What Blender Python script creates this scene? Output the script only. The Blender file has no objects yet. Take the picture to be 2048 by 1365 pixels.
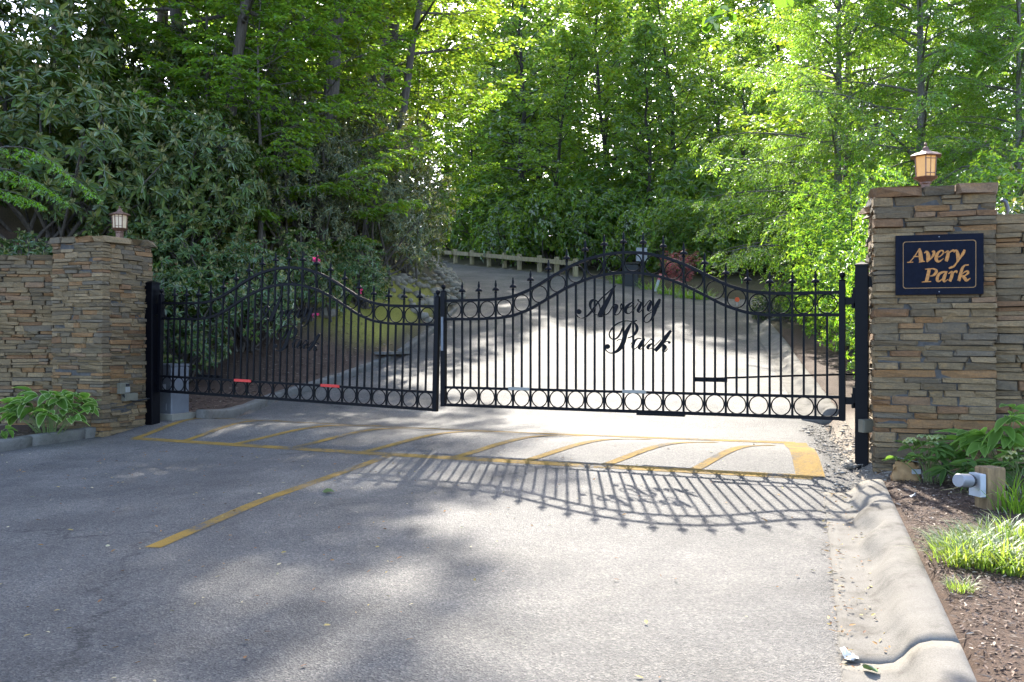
import bpy, bmesh, math, random
import numpy as np
from mathutils import Matrix, Vector

# ------------------------------------------------------------------ camera, sky, sun, exposure
S = bpy.context.scene
C = bpy.context.scene.collection
EYE = 1.5
FPX = 1850.0                                   # focal length in photograph pixels (2048 wide)
cam_d = bpy.data.cameras.new('camera')
cam_d.sensor_width = 36.0
cam_d.lens = FPX / 2048 * 36.0
cam_d.clip_start = 0.05
cam_d.clip_end = 2000.0
cam = bpy.data.objects.new('camera', cam_d)
cam.location = (0, 0, EYE)
cam.rotation_euler = (math.radians(90), 0, 0)
C.objects.link(cam)
S.camera = cam

SUN_V = Vector((0.0565, 1.0, 0.731)).normalized()     # towards the sun
SUN_EL = math.asin(SUN_V.z)
SUN_AZ = math.atan2(SUN_V.x, SUN_V.y)
world = bpy.data.worlds.new('World')
S.world = world
world.use_nodes = True
wn = world.node_tree
for n in list(wn.nodes):
    wn.nodes.remove(n)
sky = wn.nodes.new('ShaderNodeTexSky')
sky.sky_type = 'NISHITA'
sky.sun_disc = False
sky.sun_elevation = SUN_EL
sky.sun_rotation = SUN_AZ
sky.altitude = 700
sky.air_density = 0.55
sky.dust_density = 2.5
sky.ozone_density = 0.0
bg = wn.nodes.new('ShaderNodeBackground')
bg.inputs['Strength'].default_value = 0.15
wo = wn.nodes.new('ShaderNodeOutputWorld')
wn.links.new(sky.outputs[0], bg.inputs['Color'])
wn.links.new(bg.outputs[0], wo.inputs['Surface'])
sun_d = bpy.data.lights.new('sun', 'SUN')
sun_d.energy = 2.15
sun_d.angle = math.radians(0.6)
sun_d.color = (1.0, 0.94, 0.84)
sun = bpy.data.objects.new('sun', sun_d)
sun.rotation_euler = SUN_V.to_track_quat('Z', 'Y').to_euler()
sun.location = (0, 0, 40)
C.objects.link(sun)
S.view_settings.view_transform = 'Standard'
S.view_settings.look = 'None'
S.view_settings.gamma = 1.0
S.view_settings.exposure = 2.90
S.view_settings.use_curve_mapping = False
cy = S.cycles
cy.max_bounces = 10
cy.diffuse_bounces = 8
cy.glossy_bounces = 2
cy.transmission_bounces = 6
cy.transparent_max_bounces = 8
cy.use_denoising = True
cy.sample_clamp_indirect = 6.0
cy.caustics_reflective = False
cy.caustics_refractive = False

# ------------------------------------------------------------------ helpers
def V3(*a): return np.array(a, float)
def unit(v):
    v = np.asarray(v, float)
    return v / (np.linalg.norm(v, axis=-1, keepdims=True) + 1e-12)

class MB:
    """collects shapes for ONE mesh object"""
    def __init__(self): self.v = []; self.f = []; self.n = 0
    def add(self, v, f):
        v = np.asarray(v, float).reshape(-1, 3)
        self.v.append(v); self.f += [tuple(int(i) + self.n for i in q) for q in f]; self.n += len(v)
        return self
    def box(self, c, s, m=None, taper=1.0):
        s = np.asarray(s, float) / 2
        q = np.array([[x, y, z] for z in (-1, 1) for y in (-1, 1) for x in (-1, 1)], float)
        q[4:, :2] *= taper
        q = q * s
        if m is not None: q = q @ np.array(m).T
        return self.add(q + np.asarray(c, float), [(0, 2, 3, 1), (4, 5, 7, 6), (0, 1, 5, 4), (2, 6, 7, 3), (0, 4, 6, 2), (1, 3, 7, 5)])
    def cbox(self, c, s, b=0.1, m=None):
        """box with chamfered vertical edges and top"""
        s = np.asarray(s, float) / 2
        o = np.array([(-1 + b, -1), (1 - b, -1), (1, -1 + b), (1, 1 - b), (1 - b, 1), (-1 + b, 1), (-1, 1 - b), (-1, -1 + b)], float)
        L = []
        for z, k in ((-1, 1), (1 - b, 1), (1, 1 - b)):
            L.append(np.c_[o * k, np.full(8, z)])
        q = np.vstack(L) * s
        if m is not None: q = q @ np.array(m).T
        f = [tuple(range(7, -1, -1)), tuple(range(16, 24))]
        for r in (0, 8):
            f += [(r + i, r + (i + 1) % 8, r + 8 + (i + 1) % 8, r + 8 + i) for i in range(8)]
        return self.add(q + np.asarray(c, float), f)
    def tube(self, pts, rad, n=6, cap=True, flat=None):
        pts = np.asarray(pts, float); k = len(pts)
        rad = np.full(k, rad) if np.isscalar(rad) else np.asarray(rad, float)
        t = unit(np.gradient(pts, axis=0))
        up = np.array([0, 0, 1.0]) if abs(t[0][2]) < 0.9 else np.array([0, 1.0, 0])
        if flat is not None: up = np.asarray(flat, float)
        a = unit(np.cross(t, up)); b = np.cross(a, t)
        an = np.arange(n) / n * 2 * math.pi + (math.pi / 4 if n == 4 else 0)
        ring = (np.cos(an)[None, :, None] * a[:, None, :] + np.sin(an)[None, :, None] * b[:, None, :]) * rad[:, None, None] + pts[:, None, :]
        f = []
        for i in range(k - 1):
            f += [(i * n + j, i * n + (j + 1) % n, (i + 1) * n + (j + 1) % n, (i + 1) * n + j) for j in range(n)]
        if cap: f += [tuple(range(n - 1, -1, -1)), tuple((k - 1) * n + j for j in range(n))]
        return self.add(ring.reshape(-1, 3), f)
    def lathe(self, prof, c=(0, 0, 0), n=12, ph=0.0):
        """prof: (r,z) from bottom to top"""
        an = np.arange(n) / n * 2 * math.pi + ph
        L = [np.c_[np.cos(an) * r, np.sin(an) * r, np.full(n, z)] for r, z in prof]
        k = len(prof); f = []
        for i in range(k - 1):
            f += [(i * n + j, i * n + (j + 1) % n, (i + 1) * n + (j + 1) % n, (i + 1) * n + j) for j in range(n)]
        f += [tuple(range(n - 1, -1, -1)), tuple((k - 1) * n + j for j in range(n))]
        return self.add(np.vstack(L) + np.asarray(c, float), f)
    def torus(self, c, R, r, axis='y', n=28, m=4):
        A = np.arange(n) / n * 2 * math.pi; B = np.arange(m) / m * 2 * math.pi + math.pi / m
        rr = R + r * np.cos(B)[None, :]
        x = rr * np.cos(A)[:, None]; z = rr * np.sin(A)[:, None]; y = np.broadcast_to(r * np.sin(B)[None, :], x.shape)
        q = np.stack([x, y, z], -1).reshape(-1, 3)
        f = [(i * m + j, ((i + 1) % n) * m + j, ((i + 1) % n) * m + (j + 1) % m, i * m + (j + 1) % m) for i in range(n) for j in range(m)]
        return self.add(q + np.asarray(c, float), f)
    def mesh(self, name, mat, smooth=False):
        me = bpy.data.meshes.new(name)
        me.from_pydata(np.vstack(self.v).tolist() if self.v else [], [], self.f)
        if mat is not None: me.materials.append(mat)
        if smooth: me.shade_smooth()
        me.validate()
        return me
    def build(self, name, mat, parent=None, smooth=False, **kw):
        return link(name, self.mesh(name, mat, smooth), parent, **kw)

def link(name, me, parent=None, loc=None, rot=None, scale=None, **props):
    o = bpy.data.objects.new(name, me)
    C.objects.link(o)
    if parent is not None: o.parent = parent
    if loc is not None: o.location = loc
    if rot is not None: o.rotation_euler = rot
    if scale is not None: o.scale = scale
    for k, v in props.items(): o[k] = v
    return o

def thing(name, label, cat, loc=(0, 0, 0), rz=0.0, group=None, scale=None):
    o = link(name, None, None, loc, (0, 0, rz), scale)
    o.empty_display_size = 0.2
    o['label'] = label; o['category'] = cat
    if group: o['group'] = group
    return o

def big_mesh(name, verts, quads, mat, col=None, smooth=False, tris=False):
    """fast mesh from arrays; col = per-vertex colour"""
    k = 3 if tris else 4
    me = bpy.data.meshes.new(name)
    nv, nf = len(verts), len(quads)
    me.vertices.add(nv); me.vertices.foreach_set('co', np.ascontiguousarray(verts, np.float32).ravel())
    me.loops.add(nf * k); me.loops.foreach_set('vertex_index', np.ascontiguousarray(quads, np.int32).ravel())
    me.polygons.add(nf)
    me.polygons.foreach_set('loop_start', np.arange(0, nf * k, k, dtype=np.int32))
    me.update(calc_edges=True)
    if col is not None:
        at = me.color_attributes.new('col', 'FLOAT_COLOR', 'POINT')
        c4 = np.ones((nv, 4), np.float32); c4[:, :3] = col
        at.data.foreach_set('color', c4.ravel())
    me.materials.append(mat)
    if smooth: me.shade_smooth()
    return me

# ------------------------------------------------------------------ materials
def newmat(name):
    m = bpy.data.materials.new(name); m.use_nodes = True
    nt = m.node_tree
    for n in list(nt.nodes): nt.nodes.remove(n)
    out = nt.nodes.new('ShaderNodeOutputMaterial')
    return m, nt, out
def N(nt, typ, **kw):
    n = nt.nodes.new(typ)
    for k, v in kw.items():
        if k in n.inputs: n.inputs[k].default_value = v
        else: setattr(n, k, v)
    return n
def ramp(nt, stops, interp='LINEAR'):
    r = nt.nodes.new('ShaderNodeValToRGB'); r.color_ramp.interpolation = interp
    e = r.color_ramp.elements
    while len(e) < len(stops): e.new(0.5)
    for i, (p, c) in enumerate(stops):
        e[i].position = p; e[i].color = (*c, 1) if len(c) == 3 else c
    return r
def simple(name, col, rough=0.6, metal=0.0, noise=0.0, nscale=8.0, bump=0.0, bscale=60.0, spec=0.5, emit=None, coords='Object'):
    m, nt, out = newmat(name)
    b = N(nt, 'ShaderNodeBsdfPrincipled', Roughness=rough, Metallic=metal)
    b.inputs['Specular IOR Level'].default_value = spec
    b.inputs['Base Color'].default_value = (*col, 1)
    tc = N(nt, 'ShaderNodeTexCoord')
    if noise > 0:
        n1 = N(nt, 'ShaderNodeTexNoise', Scale=nscale, Detail=6.0, Roughness=0.65)
        nt.links.new(tc.outputs[coords], n1.inputs['Vector'])
        c = np.array(col)
        r = ramp(nt, [(0.3, tuple(c * (1 - noise))), (0.7, tuple(np.minimum(1, c * (1 + noise))))])
        nt.links.new(n1.outputs['Fac'], r.inputs[0]); nt.links.new(r.outputs[0], b.inputs['Base Color'])
    if bump > 0:
        n2 = N(nt, 'ShaderNodeTexNoise', Scale=bscale, Detail=4.0, Roughness=0.7)
        nt.links.new(tc.outputs[coords], n2.inputs['Vector'])
        bp = N(nt, 'ShaderNodeBump', Strength=bump, Distance=0.01)
        nt.links.new(n2.outputs['Fac'], bp.inputs['Height']); nt.links.new(bp.outputs[0], b.inputs['Normal'])
    if emit:
        b.inputs['Emission Color'].default_value = (*emit[0], 1); b.inputs['Emission Strength'].default_value = emit[1]
    nt.links.new(b.outputs[0], out.inputs['Surface'])
    return m

def asphalt_mat():
    m, nt, out = newmat('asphalt'); L = nt.links.new
    tc = N(nt, 'ShaderNodeTexCoord')
    b = N(nt, 'ShaderNodeBsdfPrincipled', Roughness=0.74); b.inputs['Specular IOR Level'].default_value = 0.30
    big = N(nt, 'ShaderNodeTexNoise', Scale=0.9, Detail=9.0, Roughness=0.72); L(tc.outputs['Object'], big.inputs['Vector'])
    r1 = ramp(nt, [(0.3, (0.072, 0.068, 0.062)), (0.52, (0.107, 0.101, 0.092)), (0.72, (0.146, 0.137, 0.123))]); L(big.outputs['Fac'], r1.inputs[0])
    vo = N(nt, 'ShaderNodeTexVoronoi', Scale=95.0); L(tc.outputs['Object'], vo.inputs['Vector'])
    r2 = ramp(nt, [(0.0, (0.5, 0.5, 0.5)), (0.35, (0.88, 0.88, 0.88)), (0.75, (1.1, 1.09, 1.07)), (1.0, (1.7, 1.66, 1.58))])
    sep = N(nt, 'ShaderNodeSeparateColor'); L(vo.outputs['Color'], sep.inputs[0]); L(sep.outputs[0], r2.inputs[0])
    mx = N(nt, 'ShaderNodeMixRGB', blend_type='MULTIPLY'); mx.inputs[0].default_value = 1.0
    L(r1.outputs[0], mx.inputs[1]); L(r2.outputs[0], mx.inputs[2])
    # pale dusty drifts and darker oil stains with shapes of their own
    st = N(nt, 'ShaderNodeTexNoise', Scale=0.22, Detail=8.0, Roughness=0.7, Distortion=0.6); L(tc.outputs['Object'], st.inputs['Vector'])
    r3 = ramp(nt, [(0.36, (0.66, 0.66, 0.67)), (0.5, (1, 1, 1)), (0.64, (1.38, 1.35, 1.28))]); L(st.outputs['Fac'], r3.inputs[0])
    mx2 = N(nt, 'ShaderNodeMixRGB', blend_type='MULTIPLY'); mx2.inputs[0].default_value = 1.0
    L(mx.outputs[0], mx2.inputs[1]); L(r3.outputs[0], mx2.inputs[2])
    wp = N(nt, 'ShaderNodeTexNoise', Scale=1.3, Detail=6.0, Roughness=0.7); L(tc.outputs['Object'], wp.inputs['Vector'])
    wm = N(nt, 'ShaderNodeVectorMath', operation='MULTIPLY_ADD'); wm.inputs[1].default_value = (1.1, 1.1, 0.0); L(wp.outputs['Color'], wm.inputs[0]); L(tc.outputs['Object'], wm.inputs[2])
    fl = N(nt, 'ShaderNodeVectorMath', operation='MULTIPLY'); fl.inputs[1].default_value = (1, 1, 0); L(wm.outputs[0], fl.inputs[0])
    cr = N(nt, 'ShaderNodeTexVoronoi', Scale=0.33, feature='DISTANCE_TO_EDGE'); L(fl.outputs[0], cr.inputs['Vector'])
    rc = ramp(nt, [(0.0, (0.35, 0.35, 0.35)), (0.0035, (0.55, 0.55, 0.55)), (0.006, (1, 1, 1))]); L(cr.outputs['Distance'], rc.inputs[0])
    gate_n = N(nt, 'ShaderNodeTexNoise', Scale=0.5, Detail=3.0); L(tc.outputs['Object'], gate_n.inputs['Vector'])
    rg = ramp(nt, [(0.48, (0, 0, 0)), (0.6, (0.8, 0.8, 0.8))]); L(gate_n.outputs['Fac'], rg.inputs[0])
    mx3 = N(nt, 'ShaderNodeMixRGB', blend_type='MULTIPLY'); L(rg.outputs[0], mx3.inputs[0]); L(mx2.outputs[0], mx3.inputs[1]); L(rc.outputs[0], mx3.inputs[2])
    L(mx3.outputs[0], b.inputs['Base Color'])
    n3 = N(nt, 'ShaderNodeTexNoise', Scale=140.0, Detail=3.0, Roughness=0.6); L(tc.outputs['Object'], n3.inputs['Vector'])
    ad = N(nt, 'ShaderNodeMath', operation='ADD'); L(vo.outputs['Distance'], ad.inputs[0]); L(n3.outputs['Fac'], ad.inputs[1])
    bp = N(nt, 'ShaderNodeBump', Strength=0.8, Distance=0.010); L(ad.outputs[0], bp.inputs['Height']); L(bp.outputs[0], b.inputs['Normal'])
    L(b.outputs[0], out.inputs['Surface'])
    return m

def paint_mat():
    m, nt, out = newmat('yellow_paint'); L = nt.links.new
    tc = N(nt, 'ShaderNodeTexCoord'); b = N(nt, 'ShaderNodeBsdfPrincipled', Roughness=0.85); b.inputs['Specular IOR Level'].default_value = 0.08
    n1 = N(nt, 'ShaderNodeTexNoise', Scale=30.0, Detail=8.0, Roughness=0.8); L(tc.outputs['Object'], n1.inputs['Vector'])
    n0 = N(nt, 'ShaderNodeTexNoise', Scale=2.6, Detail=4.0, Roughness=0.6); L(tc.outputs['Object'], n0.inputs['Vector'])
    av = N(nt, 'ShaderNodeMath', operation='MULTIPLY_ADD'); av.inputs[1].default_value = 0.55; L(n0.outputs['Fac'], av.inputs[0])
    a2 = N(nt, 'ShaderNodeMath', operation='MULTIPLY'); a2.inputs[1].default_value = 0.6; L(n1.outputs['Fac'], a2.inputs[0]); L(a2.outputs[0], av.inputs[2])
    r = ramp(nt, [(0.48, (0.105, 0.098, 0.088)), (0.535, (0.18, 0.122, 0.048)), (0.64, (0.28, 0.172, 0.040))]); L(av.outputs[0], r.inputs[0])
    L(r.outputs[0], b.inputs['Base Color'])
    vo = N(nt, 'ShaderNodeTexVoronoi', Scale=85.0); L(tc.outputs['Object'], vo.inputs['Vector'])
    bp = N(nt, 'ShaderNodeBump', Strength=0.6, Distance=0.01); L(vo.outputs['Distance'], bp.inputs['Height']); L(bp.outputs[0], b.inputs['Normal'])
    L(b.outputs[0], out.inputs['Surface'])
    return m

def concrete_mat(name='concrete', base=(0.158, 0.145, 0.122)):
    m, nt, out = newmat(name); L = nt.links.new
    tc = N(nt, 'ShaderNodeTexCoord'); b = N(nt, 'ShaderNodeBsdfPrincipled', Roughness=0.9); b.inputs['Specular IOR Level'].default_value = 0.15
    c = np.array(base)
    n1 = N(nt, 'ShaderNodeTexNoise', Scale=3.5, Detail=8.0, Roughness=0.7); L(tc.outputs['Object'], n1.inputs['Vector'])
    r = ramp(nt, [(0.3, tuple(c * np.array([0.5, 0.47, 0.44]))), (0.48, tuple(c)), (0.72, tuple(c * 1.25))]); L(n1.outputs['Fac'], r.inputs[0])
    n2 = N(nt, 'ShaderNodeTexNoise', Scale=160.0, Detail=2.0); L(tc.outputs['Object'], n2.inputs['Vector'])
    r2 = ramp(nt, [(0.35, (0.75, 0.75, 0.75)), (0.6, (1.1, 1.1, 1.1))]); L(n2.outputs['Fac'], r2.inputs[0])
    mx = N(nt, 'ShaderNodeMixRGB', blend_type='MULTIPLY'); mx.inputs[0].default_value = 0.8
    L(r.outputs[0], mx.inputs[1]); L(r2.outputs[0], mx.inputs[2]); L(mx.outputs[0], b.inputs['Base Color'])
    bp = N(nt, 'ShaderNodeBump', Strength=0.4, Distance=0.006); L(n2.outputs['Fac'], bp.inputs['Height']); L(bp.outputs[0], b.inputs['Normal'])
    L(b.outputs[0], out.inputs['Surface'])
    return m

def stone_mat():
    m, nt, out = newmat('ledge_stone'); L = nt.links.new
    tc = N(nt, 'ShaderNodeTexCoord'); oi = N(nt, 'ShaderNodeObjectInfo')
    b = N(nt, 'ShaderNodeBsdfPrincipled', Roughness=0.82); b.inputs['Specular IOR Level'].default_value = 0.3
    r = ramp(nt, [(0.0, (0.132, 0.096, 0.055)), (0.14, (0.182, 0.128, 0.067)), (0.28, (0.141, 0.110, 0.072)), (0.40, (0.209, 0.145, 0.076)), (0.52, (0.187, 0.132, 0.069)),
                  (0.66, (0.226, 0.125, 0.053)), (0.74, (0.176, 0.096, 0.045)), (0.80, (0.248, 0.175, 0.093)), (0.90, (0.149, 0.112, 0.065)), (0.96, (0.209, 0.128, 0.069))], 'CONSTANT')
    L(oi.outputs['Random'], r.inputs[0])
    cb = N(nt, 'ShaderNodeVectorMath', operation='SCALE'); cx = N(nt, 'ShaderNodeCombineXYZ')
    for k in range(3): L(oi.outputs['Random'], cx.inputs[k])
    L(cx.outputs[0], cb.inputs[0]); cb.inputs['Scale'].default_value = 60.0
    ad = N(nt, 'ShaderNodeVectorMath', operation='ADD'); L(tc.outputs['Object'], ad.inputs[0]); L(cb.outputs[0], ad.inputs[1])
    mp = N(nt, 'ShaderNodeMapping'); mp.inputs['Scale'].default_value = (1.6, 1.6, 1.6); L(ad.outputs[0], mp.inputs[0])
    n1 = N(nt, 'ShaderNodeTexNoise', Scale=1.6, Detail=8.0, Roughness=0.7, Distortion=0.5); L(mp.outputs[0], n1.inputs['Vector'])
    r1 = ramp(nt, [(0.28, (0.60, 0.58, 0.56)), (0.5, (1, 1, 1)), (0.68, (1.35, 1.18, 0.92))]); L(n1.outputs['Fac'], r1.inputs[0])
    mx = N(nt, 'ShaderNodeMixRGB', blend_type='MULTIPLY'); mx.inputs[0].default_value = 0.9
    L(r.outputs[0], mx.inputs[1]); L(r1.outputs[0], mx.inputs[2])
    geo = N(nt, 'ShaderNodeNewGeometry')
    n2 = N(nt, 'ShaderNodeTexNoise', Scale=55.0, Detail=6.0, Roughness=0.75); L(geo.outputs['Position'], n2.inputs['Vector'])
    r2 = ramp(nt, [(0.3, (0.7, 0.7, 0.7)), (0.65, (1.2, 1.2, 1.18))]); L(n2.outputs['Fac'], r2.inputs[0])
    mx2 = N(nt, 'ShaderNodeMixRGB', blend_type='MULTIPLY'); mx2.inputs[0].default_value = 1.0
    L(mx.outputs[0], mx2.inputs[1]); L(r2.outputs[0], mx2.inputs[2]); L(mx2.outputs[0], b.inputs['Base Color'])
    mp3 = N(nt, 'ShaderNodeMapping'); mp3.inputs['Scale'].default_value = (16, 16, 34); L(geo.outputs['Position'], mp3.inputs[0])
    n3 = N(nt, 'ShaderNodeTexNoise', Scale=1.0, Detail=6.0, Roughness=0.7); L(mp3.outputs[0], n3.inputs['Vector'])
    bp = N(nt, 'ShaderNodeBump', Strength=0.85, Distance=0.020); L(n3.outputs['Fac'], bp.inputs['Height']); L(bp.outputs[0], b.inputs['Normal'])
    L(b.outputs[0], out.inputs['Surface'])
    return m

def leaf_mat(name, trans=0.5, gloss=0.08, rough=0.4, tint=(1.15, 1.22, 0.62), fres=0.12):
    m, nt, out = newmat(name); L = nt.links.new
    at = N(nt, 'ShaderNodeAttribute', attribute_name='col')
    d = N(nt, 'ShaderNodeBsdfDiffuse'); t = N(nt, 'ShaderNodeBsdfTranslucent'); g = N(nt, 'ShaderNodeBsdfGlossy', Roughness=rough)
    g.inputs['Color'].default_value = (0.9, 0.95, 0.9, 1)
    L(at.outputs['Color'], d.inputs['Color'])
    mx = N(nt, 'ShaderNodeMixRGB', blend_type='MULTIPLY'); mx.inputs[0].default_value = 1.0; mx.inputs[2].default_value = (*[x * 1.7 for x in tint], 1)
    L(at.outputs['Color'], mx.inputs[1]); L(mx.outputs[0], t.inputs['Color'])
    a = N(nt, 'ShaderNodeMixShader'); a.inputs[0].default_value = trans; L(d.outputs[0], a.inputs[1]); L(t.outputs[0], a.inputs[2])
    fr = N(nt, 'ShaderNodeFresnel'); fr.inputs['IOR'].default_value = 1.4
    mm = N(nt, 'ShaderNodeMath', operation='MULTIPLY_ADD'); L(fr.outputs[0], mm.inputs[0]); mm.inputs[1].default_value = fres; mm.inputs[2].default_value = gloss
    e = N(nt, 'ShaderNodeMixShader'); L(mm.outputs[0], e.inputs[0]); L(a.outputs[0], e.inputs[1]); L(g.outputs[0], e.inputs[2])
    L(e.outputs[0], out.inputs['Surface'])
    return m

def colattr_mat(name, rough=0.9, nscale=30.0, bump=0.6):
    """ground: colour from the vertex attribute times noise"""
    m, nt, out = newmat(name); L = nt.links.new
    tc = N(nt, 'ShaderNodeTexCoord'); at = N(nt, 'ShaderNodeAttribute', attribute_name='col')
    b = N(nt, 'ShaderNodeBsdfPrincipled', Roughness=rough); b.inputs['Specular IOR Level'].default_value = 0.2
    n1 = N(nt, 'ShaderNodeTexNoise', Scale=nscale, Detail=8.0, Roughness=0.8); L(tc.outputs['Object'], n1.inputs['Vector'])
    r = ramp(nt, [(0.25, (0.35, 0.33, 0.32)), (0.5, (1, 1, 1)), (0.75, (2.0, 1.8, 1.6))]); L(n1.outputs['Fac'], r.inputs[0])
    mx = N(nt, 'ShaderNodeMixRGB', blend_type='MULTIPLY'); mx.inputs[0].default_value = 1.0
    L(at.outputs['Color'], mx.inputs[1]); L(r.outputs[0], mx.inputs[2]); L(mx.outputs[0], b.inputs['Base Color'])
    bp = N(nt, 'ShaderNodeBump', Strength=bump, Distance=0.03); L(n1.outputs['Fac'], bp.inputs['Height']); L(bp.outputs[0], b.inputs['Normal'])
    L(b.outputs[0], out.inputs['Surface'])
    return m

def bark_mat(name, base):
    m, nt, out = newmat(name); L = nt.links.new
    tc = N(nt, 'ShaderNodeTexCoord'); b = N(nt, 'ShaderNodeBsdfPrincipled', Roughness=0.9); c = np.array(base)
    mp = N(nt, 'ShaderNodeMapping'); mp.inputs['Scale'].default_value = (9, 9, 1.6); L(tc.outputs['Object'], mp.inputs[0])
    n1 = N(nt, 'ShaderNodeTexNoise', Scale=2.2, Detail=8.0, Roughness=0.7); L(mp.outputs[0], n1.inputs['Vector'])
    r = ramp(nt, [(0.3, tuple(c * 0.4)), (0.55, tuple(c)), (0.75, tuple(c * 1.6))]); L(n1.outputs['Fac'], r.inputs[0]); L(r.outputs[0], b.inputs['Base Color'])
    bp = N(nt, 'ShaderNodeBump', Strength=0.8, Distance=0.03); L(n1.outputs['Fac'], bp.inputs['Height']); L(bp.outputs[0], b.inputs['Normal'])
    L(b.outputs[0], out.inputs['Surface'])
    return m

M = {}
M['asphalt'] = asphalt_mat(); M['yellow'] = paint_mat(); M['concrete'] = concrete_mat(); M['pad'] = concrete_mat('pad_concrete', (0.20, 0.185, 0.145))
M['stone'] = stone_mat(); M['mortar'] = simple('mortar', (0.075, 0.068, 0.058), 0.95, noise=0.4, nscale=20, bump=0.5)
M['ground'] = colattr_mat('ground_soil', nscale=55.0)
M['iron'] = simple('black_iron_paint', (0.0020, 0.0020, 0.0034), 0.45, noise=0.25, nscale=6, spec=0.13)
M['leaf'] = leaf_mat('thin_leaf', 0.55, 0.0, 0.5)
M['gloss_leaf'] = leaf_mat('leathery_leaf', 0.32, 0.0, 0.42, (1.1, 1.2, 0.5), 0.14)
M['needle'] = leaf_mat('feathery_leaf', 0.55, 0.0, 0.5)
M['petal'] = leaf_mat('petal', 0.45, 0.02, 0.5, (1.1, 0.8, 0.9))
M['bark'] = bark_mat('grey_brown_bark', (0.105, 0.085, 0.065)); M['bark_dark'] = bark_mat('dark_bark', (0.055, 0.046, 0.038)); M['bark_pale'] = bark_mat('pale_bark', (0.17, 0.15, 0.12))
M['timber'] = bark_mat('weathered_timber', (0.42, 0.34, 0.20))
M['post_timber'] = bark_mat('treated_timber', (0.26, 0.165, 0.075))
M['copper'] = simple('aged_copper', (0.16, 0.085, 0.055), 0.5, metal=0.35, noise=0.45, nscale=30)
M['navy'] = simple('navy_board', (0.0036, 0.0052, 0.0120), 0.6, noise=0.3, nscale=14, bump=0.2, spec=0.1)
M['gold'] = simple('gold_paint', (0.40, 0.150, 0.013), 0.5, noise=0.35, nscale=40)
M['goldline'] = simple('gold_line_paint', (0.24, 0.12, 0.03), 0.5, noise=0.25, nscale=30)
M['grey_box'] = simple('grey_enamel', (0.115, 0.122, 0.13), 0.45, noise=0.15, nscale=5)
M['beige_box'] = simple('beige_plastic', (0.150, 0.135, 0.092), 0.6, noise=0.15)
M['white'] = simple('white_paint', (0.42, 0.43, 0.43), 0.5, noise=0.08)
M['dirty_white'] = simple('dirty_white', (0.26, 0.25, 0.21), 0.6, noise=0.2)
M['red'] = simple('red_reflector', (0.55, 0.018, 0.012), 0.3)
M['silver'] = simple('brushed_silver', (0.24, 0.24, 0.245), 0.45, metal=0.3, noise=0.15)
M['black'] = simple('black_rubber', (0.012, 0.012, 0.013), 0.6)
M['cardboard'] = simple('brown_paper', (0.34, 0.20, 0.085), 0.8, noise=0.25, nscale=18)
M['pebble'] = simple('river_stone', (0.22, 0.19, 0.14), 0.8, noise=0.35, nscale=4, bump=0.3)
M['amber'] = simple('amber_glass', (0.36, 0.22, 0.075), 0.4, noise=0.2, nscale=9, emit=((1.0, 0.50, 0.12), 0.065))
M['cream'] = simple('cream_glass', (0.40, 0.33, 0.22), 0.4, noise=0.15, nscale=9, emit=((1.0, 0.72, 0.40), 0.02))
M['orange'] = simple('orange_plastic', (0.75, 0.10, 0.02), 0.4)

# ------------------------------------------------------------------ lie of the land
A_ = np.array([-5.32, 13.70]); B_ = np.array([3.55, 9.40])          # the two gate posts
GU = (B_ - A_) / np.linalg.norm(B_ - A_); GN = np.array([-GU[1], GU[0]])
if GN[1] < 0: GN = -GN
_q = np.arange(-40, 260, 0.1)
_p = np.interp(_q, [-40, -6, 0, 4, 7.4, 9, 11, 13, 15, 20, 30, 42, 60, 100, 260], [-0.2, -0.1, -0.02, 0, 0.075, 0.12, 0.18, 0.24, 0.36, 1.08, 2.62, 4.45, 7.0, 11.0, 24.0])
_k = np.exp(-0.5 * (np.arange(-25, 26) / 9.0) ** 2); _k /= _k.sum()
_p = np.convolve(np.pad(_p, 25, mode='edge'), _k, 'valid')
def G(X, Y):
    """height of the road surface"""
    X = np.asarray(X, float); Y = np.asarray(Y, float)
    w = np.clip((22 - Y) / 9.0, 0, 1); w = w * w * (3 - 2 * w)
    q = Y + 0.45 * np.clip(X, -12, 12) * w
    n = (X - A_[0]) * GN[0] + (Y - A_[1]) * GN[1]
    hump = np.where(np.abs(n - 0.35) < 1.35, 0.055 * (1 + np.cos((n - 0.35) / 1.35 * math.pi)), 0)
    return np.interp(q, _q, _p) + hump
def ray(px, py, Y):
    return np.array([(px - 1024) / FPX * Y, Y, EYE - (py - 682.5) / FPX * Y])
def gp(px, py):
    """the point of the road's surface seen at that place of the photograph"""
    Y = np.arange(3.0, 90, 0.01)
    z = EYE - (py - 682.5) / FPX * Y
    d = z - G((px - 1024) / FPX * Y, Y)
    i = int(np.argmax(d <= 0)) if (d <= 0).any() else len(Y) - 1
    return np.array([(px - 1024) / FPX * Y[i], Y[i]])
LEFT = [(-12.5, -8), (-9.4, 3), (-6.45, 11.6), (-5.65, 13.7)] + [tuple(gp(*p)) for p in ((415, 838), (560, 800), (700, 757), (790, 722), (880, 655), (935, 603))] + [(-2.0, 38), (-4.0, 44), (-8, 50), (-16, 57)]
FAR = [(-16, 68), (-9, 63.5), (-4.8, 58), (-3.3, 51.5), (-0.3, 47), (2.8, 42.3), (4.7, 38.8), (5.8, 35.6), (7.8, 32.2), (14, 33.6), (26, 38)]
RIGHT = [(26, 33), (13, 29)] + [tuple(gp(*p)) for p in ((1498, 648), (1534, 700), (1556, 751), (1603, 840))] + [tuple(gp(1648, 950)), tuple(gp(1690, 1340)), (-2.4, -8)]
POLY = np.array(LEFT + FAR + RIGHT, float)
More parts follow.
